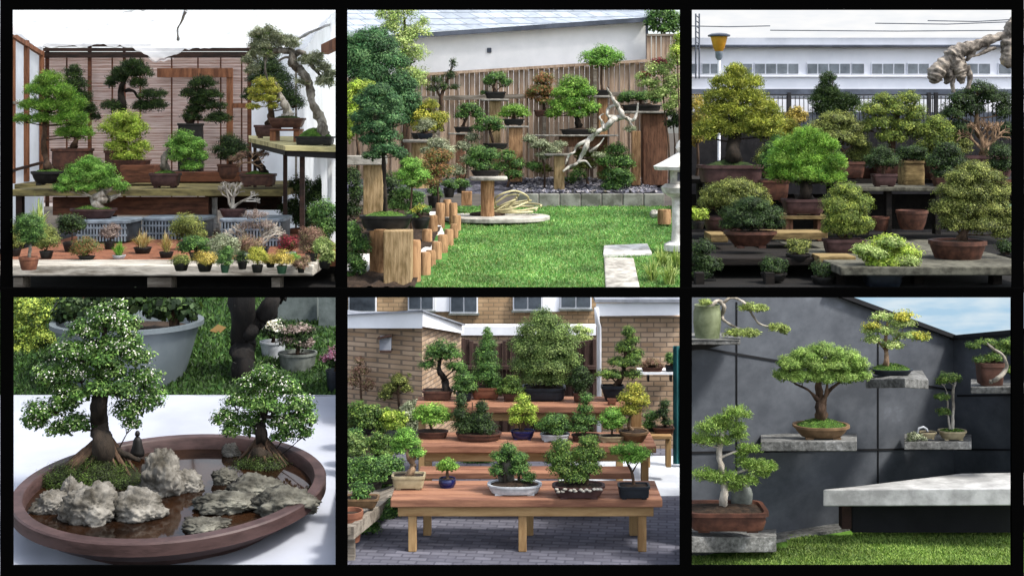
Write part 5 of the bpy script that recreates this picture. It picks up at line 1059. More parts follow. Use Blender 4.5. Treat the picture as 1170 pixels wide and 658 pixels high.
def mound(lbl, tlbl, px, py, rx, ry, sd, d, pads, trunk, leaf):
    t = thing('bonsai_tree', tlbl, 'bonsai', at(px, py + ry * .5, d)); s = d / F; c = at(px, py + ry * .35, d)
    r_ = random.Random(sd); V = []; NU, NV = 44, 20
    for j in range(NV + 1):
        for i in range(NU):
            a = 2 * math.pi * i / NU; q = j / NV; lob = 1 + .16 * noise.noise((math.cos(a) * 1.3 + sd, math.sin(a) * 1.3, 0))
            h = (1 - q) ** .62 * (1 - .15 * q); b = 1 + .12 * noise.noise((math.cos(a) * 3, math.sin(a) * 3, q * 5 + sd))
            V.append((c[0] + rx * s * q * lob * math.cos(a) - (1 - q) * rx * s * (-.23 if sd == 41 else .0), c[1] + rx * s * .62 * q * lob * math.sin(a), c[2] - ry * s * .55 + ry * s * 2.0 * h * b))
    obj('moss_mound', MB().add(V, [(j * NU + i, j * NU + (i + 1) % NU, (j + 1) * NU + (i + 1) % NU, (j + 1) * NU + i) for j in range(NV) for i in range(NU)]), MATS['mound'], t, smooth=True)
    mb = MB(); top = c + np.array([rx * s * (.23 if sd == 41 else 0), 0, ry * s * 1.0])
    for i in range(13):
        a = math.pi + math.pi * i / 12 + r_.uniform(-.1, .1); L = r_.uniform(.45, .85); wv = r_.uniform(-.3, .3); pts = []
        for k in range(7):
            q = .06 + L * .85 * k / 6; aa = a + wv * k / 6; h = (1 - q) ** .62 * (1 - .15 * q)
            pts.append((c[0] + rx * s * q * math.cos(aa) + (1 - q) * rx * s * (.23 if sd == 41 else 0), c[1] + rx * s * .62 * q * math.sin(aa) - .01, c[2] - ry * s * .55 + ry * s * 2.0 * h * 1.03))
        mb.tube(pts, [(rx * s * .055) * (1 - .8 * k / 6) for k in range(7)], 7, rough=.6)
    obj('roots', mb, bark('brown'), t, smooth=True)
    crown(t, [(px - rx * .45, py + ry * .3, rx * .5, ry * .5), (px + rx * .4, py + ry * .35, rx * .5, ry * .5), (px, py + ry * .05, rx * .6, ry * .5), (px - rx * .2, py + ry * .55, rx * .6, ry * .4)], d - rx * s * .2, 'dmoss', 2.4, 'fine', .5, name='moss', deep=.6)
    trunk_mesh(t, trunk, d - .02, 'dark' if sd == 41 else 'dark', pads)
    crown(t, pads, d, 'wtree', leaf * 1.25, 'leaf', 1.15, deep=.75)
    crown(t, [(p[0], p[1] - 1, p[2] * 1.04, p[3] * 1.06) for p in pads], d - .03, 'white', leaf * .8, 'leaf', .06, name='blossom', deep=.85, gap=.6)
mound('', 'larger left bonsai with tiny white blossoms and thick dark trunk on a mossy mound', 105, 540, 72, 38, 41, 10.75,
      [(120, 362, 22, 14), (97, 378, 20, 13), (140, 372, 20, 15), (138, 349, 9, 7), (80, 402, 22, 14), (104, 400, 18, 14), (132, 396, 22, 14), (155, 408, 18, 14), (58, 428, 20, 13), (92, 428, 20, 13), (128, 424, 22, 14), (165, 434, 20, 15), (46, 470, 20, 12), (74, 462, 18, 13), (40, 482, 15, 10), (86, 484, 22, 13), (68, 490, 16, 9), (172, 458, 16, 14), (148, 468, 18, 13), (150, 484, 12, 7), (112, 444, 16, 10, -.12), (140, 446, 16, 11, -.1), (92, 452, 14, 9, -.1), (118, 412, 18, 10, -.12), (84, 416, 14, 9), (150, 390, 14, 10), (76, 444, 14, 9)],
      [[(122, 530, 30), (116, 500, 22), (113, 470, 19), (117, 440, 16), (116, 410, 11), (119, 385, 7), (122, 358, 3)], [(118, 508, 12), (112, 522, 10), (113, 540, 8)], [(124, 508, 12), (140, 518, 7), (160, 526, 4)], [(120, 512, 9), (128, 524, 6), (130, 534, 4)], [(116, 440, 8), (96, 448, 6), (70, 468, 4), (48, 478, 2)], [(120, 446, 7), (140, 452, 5), (160, 460, 3)], [(117, 408, 6), (135, 402, 4), (152, 404, 2)], [(116, 420, 6), (95, 412, 4), (76, 406, 2)]], 4.6)
mound('', 'smaller right bonsai with white blossoms and short dark trunk on a mossy mound', 300, 534, 52, 32, 47, 11.15,
      [(304, 428, 20, 11), (286, 440, 16, 11), (324, 442, 20, 12), (272, 458, 16, 11), (304, 452, 18, 11), (340, 462, 18, 12), (258, 478, 16, 11), (285, 478, 16, 10), (330, 482, 20, 12), (350, 478, 14, 11), (264, 492, 14, 8), (324, 498, 16, 7), (348, 494, 9, 7), (312, 466, 16, 9, -.1), (292, 462, 14, 8, -.1), (316, 482, 12, 7), (288, 492, 10, 6)],
      [[(298, 524, 20), (300, 505, 15), (297, 488, 12), (301, 468, 9), (304, 440, 4)], [(298, 508, 8), (284, 522, 6), (278, 534, 4)], [(303, 508, 8), (316, 520, 6), (324, 532, 4)], [(299, 486, 5), (280, 484, 4), (262, 484, 2)], [(301, 476, 5), (320, 476, 4), (342, 470, 2)]], 4.4)
t = thing('figurine', 'small black robed figurine standing behind the tall pale rock', 'figurine', at(157, 521, 11.25)); s = 11.25 / F; c = at(157, 521, 11.25)
obj('robe', MB().lathe(c, [(7.5 * s, 0), (8 * s, 5 * s), (5.5 * s, 13 * s), (5 * s, 18 * s), (2.5 * s, 22 * s)], 16, 1, .8), MATS['blacksteel'], t, smooth=True)
obj('head', MB().lathe(c + np.array([0, 0, 21.5 * s]), [(.6 * s, 0), (2.6 * s, 2 * s), (3 * s, 4.5 * s), (2 * s, 7 * s), (.3 * s, 8 * s)], 14), MATS['blacksteel'], t, smooth=True)
# background
t = thing('planter_tub', 'big pale grey plastic tub with broad leaved plants behind the cloth', 'planter', at(146, 458, 13.9)); dc, zr = pot(t, 'bucket', 146, 375, 458, 172, 122, 13.9, 'tub', dome=.02)
crown(t, [(90, 352, 26, 16), (124, 345, 26, 16), (158, 344, 26, 18), (192, 350, 26, 18), (215, 358, 16, 14), (75, 362, 14, 10)], dc, 'dark', 13, 'broad', .8, name='foliage', up=.2)
obj('stem', MB().tube([at(200, 375, dc), at(196, 350, dc), at(190, 325, dc)], [.06, .05, .04], 8), bark('brown'), t, smooth=True); obj('stem', MB().tube([at(86, 375, dc), at(92, 350, dc), at(98, 320, dc)], [.04, .035, .03], 8), bark('brown'), t, smooth=True)
plant('light yellow-green bush at the upper left edge behind the left tree', 15.2, [(30, 352, 22, 14), (54, 362, 18, 14), (22, 378, 16, 16), (48, 386, 18, 14), (30, 400, 20, 12), (62, 342, 14, 8)], 'bush4', None, name='shrub', cat='shrub', leaf=5, base=(38, 425), dens=.9)
t = thing('forked_tree', 'black forked tree trunk between the tub and the grey wall', 'tree', at(281, 452, 14.3)); trunk_mesh(t, [[(279, 458, 24), (278, 420, 26), (278, 385, 27), (277, 325, 30)], [(284, 384, 14), (294, 368, 18), (308, 350, 20), (322, 326, 20)]], 14.4, 'black')
t = thing('boundary_wall', 'grey-green rendered garden wall at the upper right of the cloth picture', 'wall', at(345, 425, 16)); obj('panel', MB().pbox(304, 362, 300, 425, 16.0, .15), MATS['render_wall'], t); obj('panel', MB().pbox(364, 400, 300, 430, 15.8, .15), MATS['render_wall'], t)
def fpot(label, cx, yt, yb, wt, wb, m, d, pads, fl, pal):
    def ex(t, dc): crown(t, fl, dc - .05, pal, 4.2, 'broad', .45, name='blossom')
    plant(label, d, pads, 'dark', ('bucket', cx, yt, yb, wt, wb, m), name='flower_pot', cat='flower pot', leaf=4.4, extra=ex, group='flower pots by the garden wall', dens=.9)
fpot('white pot with white flowers, left and behind the pink one', 312, 391, 420, 30, 20, 'pot_white', 14.9, [(308, 378, 13, 10), (316, 372, 10, 9)], [(308, 370, 11, 8), (316, 376, 8, 6)], 'white')
fpot('wide white pot of pink flowers by the grey wall', 340, 405, 438, 44, 34, 'pot_grey', 14.5, [(338, 390, 20, 12), (348, 382, 16, 10), (330, 382, 14, 9)], [(340, 376, 20, 6), (334, 390, 16, 6), (352, 392, 9, 6)], 'mauve')
fpot('dark teal pot with a few pink flowers cut off by the right edge', 384, 424, 456, 24, 18, 'pot_navy', 14.0, [(380, 412, 9, 9)], [(380, 406, 8, 8), (370, 410, 5, 4)], 'pink')
o = leaf_mesh('fallen_leaf', np.array([at(250, 380, lawn4.d(380)) + np.array([0, -.05, .05])]), np.array([[.1, -.9, .5]]), np.array([.2]), np.array([lin('#84683c')]), None, aspect=.6, along=np.array([[1.0, 0, .3]]), loc=at(250, 382, lawn4.d(382))); tag(o, 'curled tan dead leaf lying on the grass right of the tub', 'leaf')
# ================================================================ tiered bonsai table in a brick courtyard (lower middle)
stage(5)
brick_mat('buff_brick', '#b8a088', '#9c8268', '#7c6e60', .125, .047, .007)
brick_mat('buff_brick_far', '#a88e6e', '#967c5e', '#7c6c56', .13, .05, .006)
brick_mat('paving', '#6c6c76', '#565660', '#50505a', .13, .07, .008, vertical=False, rot=.12)
mat('fascia', '#eceef2', '#dcdee2', scale=2, rough=.5, bump=.03)
mat('teak', '#926850', '#6c4838', scale=7, stretch=(.4, 3, 3), rough=.7, bump=.3)
mat('pine_timber', '#a88a60', '#826440', scale=6, stretch=(2, 2, .35), rough=.75, bump=.3)
mat('pine_rail', '#a88a60', '#826440', scale=6, stretch=(.35, 2, 2), rough=.75, bump=.3)
mat('brownfence', '#4c3a34', '#2e221e', scale=5, stretch=(4, 4, .35), rough=.9, bump=.4)
mat('patio', '#c4c8cc', '#a8acb2', scale=3, rough=.9, bump=.15)
mat('felt_roof', '#8c9098', '#6a6e76', scale=5, rough=.9, bump=.2)
p5 = through(646, 9.2)
z5 = p5.z(9)
o = obj('paving_ground', MB().box(at(390, 0, 9.0)[0] - .05, at(784, 0, 12.6)[0] + .2, 8.95, 13.2, z5 - 1.9, z5), MATS['paving'], None, loc=(0, 10, z5)); tag(o, kind='structure')
o = obj('patio', MB().box(at(640, 0, 11.2)[0], at(790, 0, 12)[0], 10.95, 12.3, z5 - .1, z5 + .004), MATS['patio'], None, loc=(1, 11, z5)); tag(o, kind='structure')
# brick garage on the left with corner, fascia; right-hand wall; house behind
t = thing('brick_garage', 'buff brick garage with white fascia and flat roof at the left', 'garage', at(460, 500, 13.3)); n = at(525, 372, 13.0)
A, B, Cc = (390, 13.0), (482, 12.6), (527, 13.9)
def walln(name, a, b_, y0a, y0b, y1, m, th=.12): return obj(name, MB().pbox(a[0], b_[0], 0, 1, a[1], th, b_[1]) if 0 else MB().hexa([at(a[0], y1, a[1]), at(b_[0], y1, b_[1]), at(b_[0], y1, b_[1] + th), at(a[0], y1, a[1] + th), at(a[0], y0a, a[1]), at(b_[0], y0b, b_[1]), at(b_[0], y0b, b_[1] + th), at(a[0], y0a, a[1] + th)]), MATS[m], t)
walln('wall', A, B, 374, 372, 560, 'buff_brick'); walln('wall', (482.3, 12.62), Cc, 372, 380, 560, 'buff_brick')
walln('fascia', (390, 12.85), (482.5, 12.45), 361, 356, 375, 'fascia'); walln('fascia', (482.8, 12.45), (530, 13.78), 356, 374, 0, 'fascia') if 0 else obj('fascia', MB().hexa([at(482.8, 373, 12.45), at(530, 381, 13.78), at(530, 381, 13.9), at(482.8, 373, 12.6), at(482.8, 356, 12.45), at(530, 372, 13.78), at(530, 372, 13.9), at(482.8, 356, 12.6)]), MATS['fascia'], t)
obj('roof', MB().hexa([at(390, 361, 12.8), at(483, 356, 12.4), at(532, 372, 13.7), at(390, 356, 14), at(390, 359.4, 12.8), at(483, 354, 12.4), at(532, 370.6, 13.7), at(390, 353, 14)]), MATS['felt_roof'], t)
t = thing('bird_box', 'grey wooden bird box with dark roof on the garage wall', 'bird box', at(440, 402, 12.7)); obj('box', MB().pbox(433.5, 446.5, 385, 401, 12.55, .1), MATS['felt_roof'], t, bevel=.005); obj('roof', MB().hexa([at(431, 388, 12.48), at(447, 385, 12.48), at(449, 385, 12.8), at(433, 387, 12.8), at(431, 385.5, 12.48), at(447, 382, 12.48), at(449, 381, 12.8), at(433, 384, 12.8)]), MATS['darkwood'], t); obj('base', MB().pbox(434, 447, 401, 403, 12.5, .16), MATS['darkwood'], t)
t = thing('brick_house', 'buff brick house with white windows behind the garages', 'house', at(600, 420, 16.2)); d = 16.2
obj('wall', MB().pbox(390, 784, 325, 420, d, .2), MATS['buff_brick_far'], t); obj('lower_fascia', MB().pbox(525, 690, 373, 383, d - .6, .2), MATS['fascia'], t); obj('lower_wall', MB().pbox(525, 690, 383, 470, d - .55, .2), MATS['buff_brick'], t)
for a, b_, y1, k in ((398, 430, 357, 1), (466, 496, 355, 2), (514, 546, 358, 2), (586, 620, 355, 2), (640, 676, 353, 2)):
    w = obj('window', MB().pbox(a, b_, 325, y1, d - .06, .05), MATS['fascia'], t); obj('sill', MB().pbox(a - 1.5, b_ + 1.5, y1 + .3, y1 + 2.2, d - .1, .1), MATS['pot_grey'], w)
    for i in range(k): x0 = a + 1.5 + (b_ - a - 1.5) * i / k; obj('pane', MB().pbox(x0, x0 + (b_ - a - 1.5) / k - 1.5, 327, y1 - 2, d - .075, .02), mat('darkpane', '#4c545c', '#2a3036', scale=3, rough=.12, bump=0, spec=.6), w)
for a, b_ in ((496.5, 513.5), (620.5, 639.5)): obj('panel', MB().pbox(a, b_, 325, 356, d - .04, .03), MATS['fascia'], t)
t = thing('brick_outbuilding', 'buff brick outbuilding with white fascia at the right', 'outbuilding', at(730, 500, 12.9))
obj('wall', MB().pbox(684, 784, 362, 545, 12.6, .15), MATS['buff_brick'], t); obj('fascia', MB().hexa([at(681, 361, 12.45), at(790, 360, 12.45), at(790, 360, 12.6), at(681, 361, 12.6), at(681, 346.5, 12.45), at(790, 344, 12.45), at(790, 344, 12.6), at(681, 346.5, 12.6)]), MATS['fascia'], t); obj('roof', MB().pbox(680, 790, 342, 345.5, 12.4, .4), MATS['felt_roof'], t)
obj('side_wall', MB().hexa([at(683.5, 545, 12.62), at(684, 545, 12.62), at(682, 520, 14.5), at(681, 520, 14.5), at(683.5, 362, 12.62), at(684, 362, 12.62), at(682, 362, 14.5), at(681, 362, 14.5)]), MATS['buff_brick'], t); obj('downpipe', MB().tube([at(681.5, 352, 12.35), at(682.5, 368, 12.4), at(684.5, 374, 12.5), at(684.5, 500, 12.5)], [.022] * 4, 8), MATS['fascia'], t, smooth=True)
t = thing('dark_fence', 'dark brown timber fence between the two brick buildings', 'fence', at(610, 480, 14.6)); mb = MB()
for i in range(34): y = 402 - 16 * abs(math.sin((i - 6) * .22)) if i < 16 else 402 - (i - 16) * .9; mb.pbox(527 + i * 4.7, 531.6 + i * 4.7, y, 520, 14.6 + .02 * (i % 2), .03)
obj('plank_panel', mb, MATS['brownfence'], t); obj('rail', MB().pbox(527, 690, 418, 422, 14.55, .04), MATS['brownfence'], t)
t = thing('teal_post', 'teal painted post or curtain at the far right edge', 'post', at(775, 530, 12.0)); obj('panel', MB().grid(lambda u, v: at(769 + 14 * u, 395 + 135 * v, 11.9 + .03 * math.sin(u * 14)), 16, 4), mat('tealcloth', '#2c6a6c', '#1c4c50', scale=4, rough=.8), t, smooth=True)
t = thing('wall_shelf', 'narrow white shelf on the right brick wall with two small plants', 'shelf', at(752, 428, 12.3)); obj('board', MB().pbox(730, 776, 425.5, 428, 12.3, .25), MATS['fascia'], t); obj('bracket', MB().pbox(740, 742, 428, 436, 12.45, .1), MATS['iron'], t); obj('bracket', MB().pbox(766, 768, 428, 436, 12.45, .1), MATS['iron'], t)
# three tiers
def tier(label, px0, px1, y, dfr, dbk, legs, yleg, th=.06, boards=5, leftshift=0.0):
    zt = at(0, y, dfr)[2]; x0, x1 = at(px0, 0, dfr)[0], at(px1, 0, dfr)[0]
    t = thing('bonsai_table', label, 'table', ((x0 + x1) / 2, dfr, z5), 'tiers of the bonsai display')
    w = (dbk - dfr) / boards
    for i in range(boards): obj('board', MB().box(x0 - .02 * i * leftshift, x1, dfr + i * w, dfr + (i + 1) * w - .02, zt - th, zt), MATS['teak'], t, bevel=.008)
    obj('front_rail', MB().box(x0 + .05, x1 - .06, dfr + .035, dfr + .085, zt - th - .075, zt - th), MATS['pine_rail'], t, bevel=.006); obj('back_rail', MB().box(x0 + .05, x1 - .06, dbk - .1, dbk - .05, zt - th - .075, zt - th), MATS['pine_rail'], t)
    for px, dd in legs:
        xx = at(px, 0, dd)[0]; obj('leg', MB().box(xx - .03, xx + .03, dd, dd + .065, z5, zt - th), MATS['pine_timber'], t, bevel=.006)
    return Plane(-zt)
T1 = tier('lowest front tier of the wooden bonsai table', 446, 757, 570, 9.45, 9.98, ((471, 9.5), (597, 9.5), (734, 9.5), (488, 9.88), (605, 9.88), (724, 9.88)), 640, boards=4)
T2 = tier('middle tier of the wooden bonsai table', 478, 750, 509, 10.45, 10.95, ((489, 10.6), (598, 10.6), (737, 10.6)), 545, boards=4)
T3 = tier('top tier of the wooden bonsai table', 474, 716, 464, 11.3, 11.75, ((482, 11.4), (592, 11.4), (708, 11.4)), 500, boards=3)
obj_low = thing('low_plank_shelf', 'low red-brown plank shelf under the middle tier', 'shelf', at(600, 545, 10.35)); 
for i in range(2): obj('board', MB().box(at(478, 0, 10.2)[0], at(722, 0, 10.2)[0], 10.2 + i * .11, 10.3 + i * .11, at(0, 540, 10.2)[2] - .05, at(0, 540, 10.2)[2]), MATS['teak'], obj_low, bevel=.006)
GT1, GT2, GT3 = 'bonsai on the front tier', 'bonsai on the middle tier', 'bonsai on the top tier'
def b5(label, T, yb, pads, pal, pt, g, **k): return plant(label, T.d(yb) if isinstance(T, Plane) else T, [(x, y - .5, rx * 1.2, ry * 1.2) for x, y, rx, ry in pads], pal, pt, group=g, leaf=k.pop('leaf', 3.0), **k)
b5('umbrella-headed pine with curved dark trunk, left end of the top tier', T3, 458, [(505, 398, 14, 8), (494, 406, 10, 6), (516, 406, 11, 6), (489, 417, 9, 5), (521, 418, 11, 5), (526, 424, 7, 4)], 'mid', ('rect', 500, 447, 458, 34, 30, 'pot_red'), GT3, trunk=[[(511, 447, 8), (508, 434, 7), (502, 422, 5), (504, 402, 3)]], bk='dark', limbs=True, style='fine')
b5('narrow conical spruce in a terracotta pot on the top tier', T3, 457, [(557, 382, 4, 8), (557, 394, 8, 8), (556, 406, 11, 8), (558, 418, 14, 8), (556, 430, 15, 9), (564, 438, 11, 6)], 'mid', ('rect', 555, 443, 457, 33, 28, 'pot_terracotta'), GT3, style='fine', dens=.9)
b5('largest egg-shaped tree in a long dark pot at the centre of the top tier', T3, 459, [(622, 366, 14, 10), (612, 380, 18, 12), (634, 380, 18, 12), (604, 398, 18, 13), (626, 398, 22, 13), (644, 400, 17, 13), (600, 418, 14, 11), (624, 418, 26, 12), (650, 414, 12, 10), (612, 432, 18, 8), (634, 434, 16, 7)], 'egg', ('rect', 621, 444, 459, 50, 46, 'pot_navy'), GT3, trunk=[[(625, 444, 7), (627, 425, 5), (624, 370, 3)], [(616, 444, 3), (612, 420, 2)], [(633, 444, 3), (640, 420, 2)]], dens=1.15)
b5('small glossy dark shrub between the egg-shaped tree and the cloud pine', T3, 460, [(663, 427, 9, 7), (658, 436, 9, 7), (669, 436, 8, 7), (663, 443, 8, 5)], 'dark', ('rect', 663, 449, 460, 16, 14, 'pot_brown'), GT3)
b5('tall stacked cloud pine in a dark tapered pot, right end of the top tier', T3, 459, [(718, 380, 6, 6), (722, 390, 7, 5), (714, 398, 9, 7), (726, 406, 8, 6), (706, 414, 10, 5), (720, 414, 10, 6), (697, 428, 14, 5), (722, 428, 9, 5)], 'pine', ('rect', 700, 441, 459, 26, 18, 'pot_navy'), GT3, trunk=[[(704, 441, 6), (712, 426, 5), (714, 410, 4), (718, 384, 2)]], style='fine', dens=1.3)
b5('small dark green shrub at the right of the conical spruce', T3, 459, [(585, 438, 10, 7), (578, 446, 9, 6), (590, 446, 10, 6)], 'pine', ('rect', 584, 450, 459, 18, 16, 'pot_brown'), GT3)
b5('low dark foliage filling the gap beside the umbrella pine', T3, 459, [(530, 434, 10, 7), (524, 444, 8, 6), (536, 444, 8, 6)], 'mid', ('rect', 530, 449, 459, 18, 16, 'pot_navy'), GT3)
b5('tiny bare red clay pot in front of the cloud pine', T3, 463, [], 'mid', ('rect', 699, 456, 463, 10, 9, 'pot_terracotta'), None, name='small_pot', cat='pot')
b5('spreading fresh green bonsai in a flat brown oval, left end of the middle tier', T2, 502, [(493, 468, 15, 6), (483, 475, 11, 6), (504, 475, 11, 6), (494, 480, 14, 5)], 'bright', ('tray', 494, 494, 502, 36, 32, 'pot_brown'), GT2, trunk=[[(494, 494, 5), (492, 484, 3), (493, 472, 2)]])
b5('small forest of dark conifers on a wide flat tray, middle tier', T2, 505, [(527, 460, 5, 8), (526, 474, 8, 8), (528, 488, 10, 8), (550, 466, 6, 7), (549, 478, 11, 8), (552, 489, 14, 7), (538, 484, 8, 8)], 'dark', ('tray', 547, 497, 505, 52, 48, 'pot_brown'), GT2, style='fine', dens=1.1)
b5('upright yellow-green bonsai in a cobalt blue pot on the middle tier', T2, 503, [(597, 458, 7, 6), (592, 468, 8, 7), (603, 468, 8, 7), (589, 480, 7, 6), (605, 480, 8, 6)], 'lime', ('oval', 597, 493, 503, 28, 22, 'pot_blue'), GT2, trunk=[[(597, 493, 4), (598, 476, 3), (597, 460, 1)], [(595, 493, 2), (591, 478, 1.5)]])
b5('low bushy plant in a white tray in the centre of the middle tier', T2, 505, [(633, 480, 15, 6), (624, 487, 10, 6), (643, 487, 10, 6), (634, 490, 13, 5)], 'mid', ('tray', 634, 497, 505, 34, 30, 'pot_white'), GT2)
b5('slim upright tree in a dark tray behind the cream one', T2, 505, [(670, 456, 6, 6), (668, 468, 8, 6), (662, 478, 10, 5), (674, 480, 9, 5), (664, 489, 11, 5)], 'mid', ('tray', 669, 498, 505, 32, 28, 'pot_brown'), GT2, trunk=[[(668, 498, 3), (669, 478, 2), (670, 458, 1)]])
b5('rounded light green bonsai in a cream tray on the middle tier', T2, 506, [(700, 473, 10, 6), (694, 481, 9, 6), (707, 481, 9, 6), (700, 487, 10, 4)], 'juniper', ('tray', 699, 499, 506, 30, 26, 'pot_cream'), GT2, trunk=[[(699, 499, 3), (700, 482, 2)]])
b5('yellowish bonsai with bent trunk in a brown bowl, right end of the middle tier', T2, 506, [(724, 446, 9, 6), (718, 456, 10, 7), (730, 458, 10, 7), (722, 468, 12, 6), (714, 470, 7, 5)], 'yellow', ('round', 724, 494, 506, 34, 22, 'pot_tan'), GT2, trunk=[[(724, 494, 5), (718, 484, 4), (722, 470, 3), (725, 448, 1)]], bk='tan')
t = thing('timber_post', 'short pale timber post standing behind the bent-trunk bonsai', 'post', at(727, 505, T2.d(505) + .28)); obj('shaft', MB().pbox(721, 733, 469, 500, T2.d(500) + .14, .1), MATS['pine_timber'], t, bevel=.006)
b5('thick tan-trunked bonsai in a long cream pot, left end of the front tier', T1, 560, [(463, 498, 11, 7), (455, 506, 8, 6), (470, 507, 9, 6), (476, 518, 8, 6), (456, 514, 8, 5)], 'juniper', ('rect', 467, 544, 560, 38, 33, 'pot_cream'), GT1, trunk=[[(467, 544, 9), (472, 532, 7), (467, 520, 6), (462, 502, 3)], [(470, 530, 4), (476, 520, 3)]], bk='tan')
b5('tiny round-headed tree in a blue drum pot on the front tier', T1, 558, [(511, 530, 8, 5), (505, 534, 6, 4), (517, 534, 6, 4)], 'bright', ('drum', 511, 548, 558, 20, 16, 'pot_blue'), GT1, trunk=[[(511, 548, 4), (511, 536, 2)]])
def rk(t, dc): obj('rock', rock_mb(at(579, 536, dc + .05), (10 * dc / F, 9 * dc / F, 26 * dc / F), 60, .3, 3), MATS['rocks_dark'], t, smooth=True)
b5('landscape of small trees around a dark rock in a white oval tray', T1, 567, [(581, 513, 8, 6), (570, 524, 8, 7), (592, 524, 9, 7), (567, 538, 7, 7), (594, 536, 10, 8), (604, 546, 8, 5)], 'mid', ('tray', 588, 556, 567, 62, 54, 'pot_white'), GT1, trunk=[[(578, 556, 5), (577, 535, 4), (581, 514, 2)], [(593, 556, 4), (592, 530, 2)]], bk='dark', extra=rk)
def pebbles(t, dc):
    for i in range(14): p = at(636 + i * 3.8 + random.uniform(-2, 2), 561 + random.uniform(-1, 4), dc - .12); obj('pebble', rock_mb(p + np.array([0, 0, .02]), (.016, .015, .009), i, .3, 2), MATS['stone'], t, smooth=True)
b5('pair of leafy twin trees in a wide dark oval tray on the front tier', T1, 571, [(641, 510, 9, 8), (636, 522, 11, 9), (648, 524, 10, 9), (642, 536, 13, 8), (673, 506, 9, 8), (668, 518, 12, 9), (679, 520, 11, 9), (670, 534, 15, 9), (656, 544, 16, 7)], 'pine', ('tray', 661, 557, 571, 60, 50, 'pot_plum'), GT1, leaf=3.4, trunk=[[(648, 556, 5), (645, 540, 4), (641, 512, 2)], [(670, 556, 5), (672, 540, 4), (673, 510, 2)]], extra=pebbles)
b5('airy spreading little tree in a dark rectangular pot, right end of the front tier', T1, 571, [(718, 512, 15, 6), (706, 516, 9, 5), (732, 518, 12, 6), (722, 524, 14, 5)], 'juniper', ('rect', 724, 556, 571, 36, 33, 'pot_navy'), GT1, trunk=[[(724, 556, 4), (722, 540, 3), (716, 526, 2), (719, 514, 1)], [(722, 540, 2), (730, 526, 1)]], dens=.8)
plant('gnarled little bonsai in a low pot at the left of the wall shelf', 12.32, [(745, 414, 9, 5), (737, 417, 6, 4), (752, 418, 6, 4)], 'dry', ('rect', 745, 420, 425.6, 24, 21, 'pot_brown'), leaf=2.4); plant('small green plant in a dark pot at the right of the wall shelf', 12.32, [(767, 412, 8, 5), (765, 407, 5, 4)], 'mid', ('rect', 767, 418, 425.6, 14, 12, 'pot_navy'), leaf=2.4)
t = thing('low_bench', 'small pale timber bench in front of the right brick wall', 'bench', at(752, 525, 11.4)); obj('seat', MB().pbox(734, 768, 497.5, 502, 11.35, .4), MATS['pine_rail'], t, bevel=.008)
for px in (740, 764): obj('leg', MB().pbox(px - 3, px + 3, 502.2, 534, 11.4, .08), MATS['pine_timber'], t, bevel=.006)
plant('dark upright bonsai in a brown pot on the small timber bench', 11.42, [(760, 462, 6, 6), (757, 472, 8, 7), (762, 482, 7, 5)], 'dark', ('rect', 758, 489, 497.6, 24, 20, 'pot_brown'), leaf=2.8); plant('leafy dark shrub left of the upright bonsai on the timber bench', 11.5, [(744, 476, 8, 7), (742, 486, 8, 6)], 'mid', ('rect', 743, 490, 497.6, 14, 12, 'pot_navy'), leaf=3.0)
plant('pale green tree showing above the dark fence', 15.0, [(664, 386, 10, 8), (660, 376, 7, 5), (670, 378, 6, 5), (664, 398, 9, 5)], 'pale', None, name='shrub', cat='shrub', leaf=3.0, base=(664, 470)); plant('thin reddish shrub climbing on the garage wall at the far left', 12.75, [(412, 424, 10, 8), (404, 436, 8, 8), (420, 440, 8, 8), (410, 412, 6, 5)], 'dry', None, name='shrub', cat='shrub', leaf=3.0, base=(412, 500), dens=.8); plant('sparse green climber against the garage wall', 12.7, [(456, 434, 12, 7), (446, 444, 10, 7), (466, 442, 9, 7), (440, 452, 8, 6), (470, 428, 6, 5)], 'olive', None, name='shrub', cat='shrub', leaf=3.0, base=(456, 500), dens=.8)
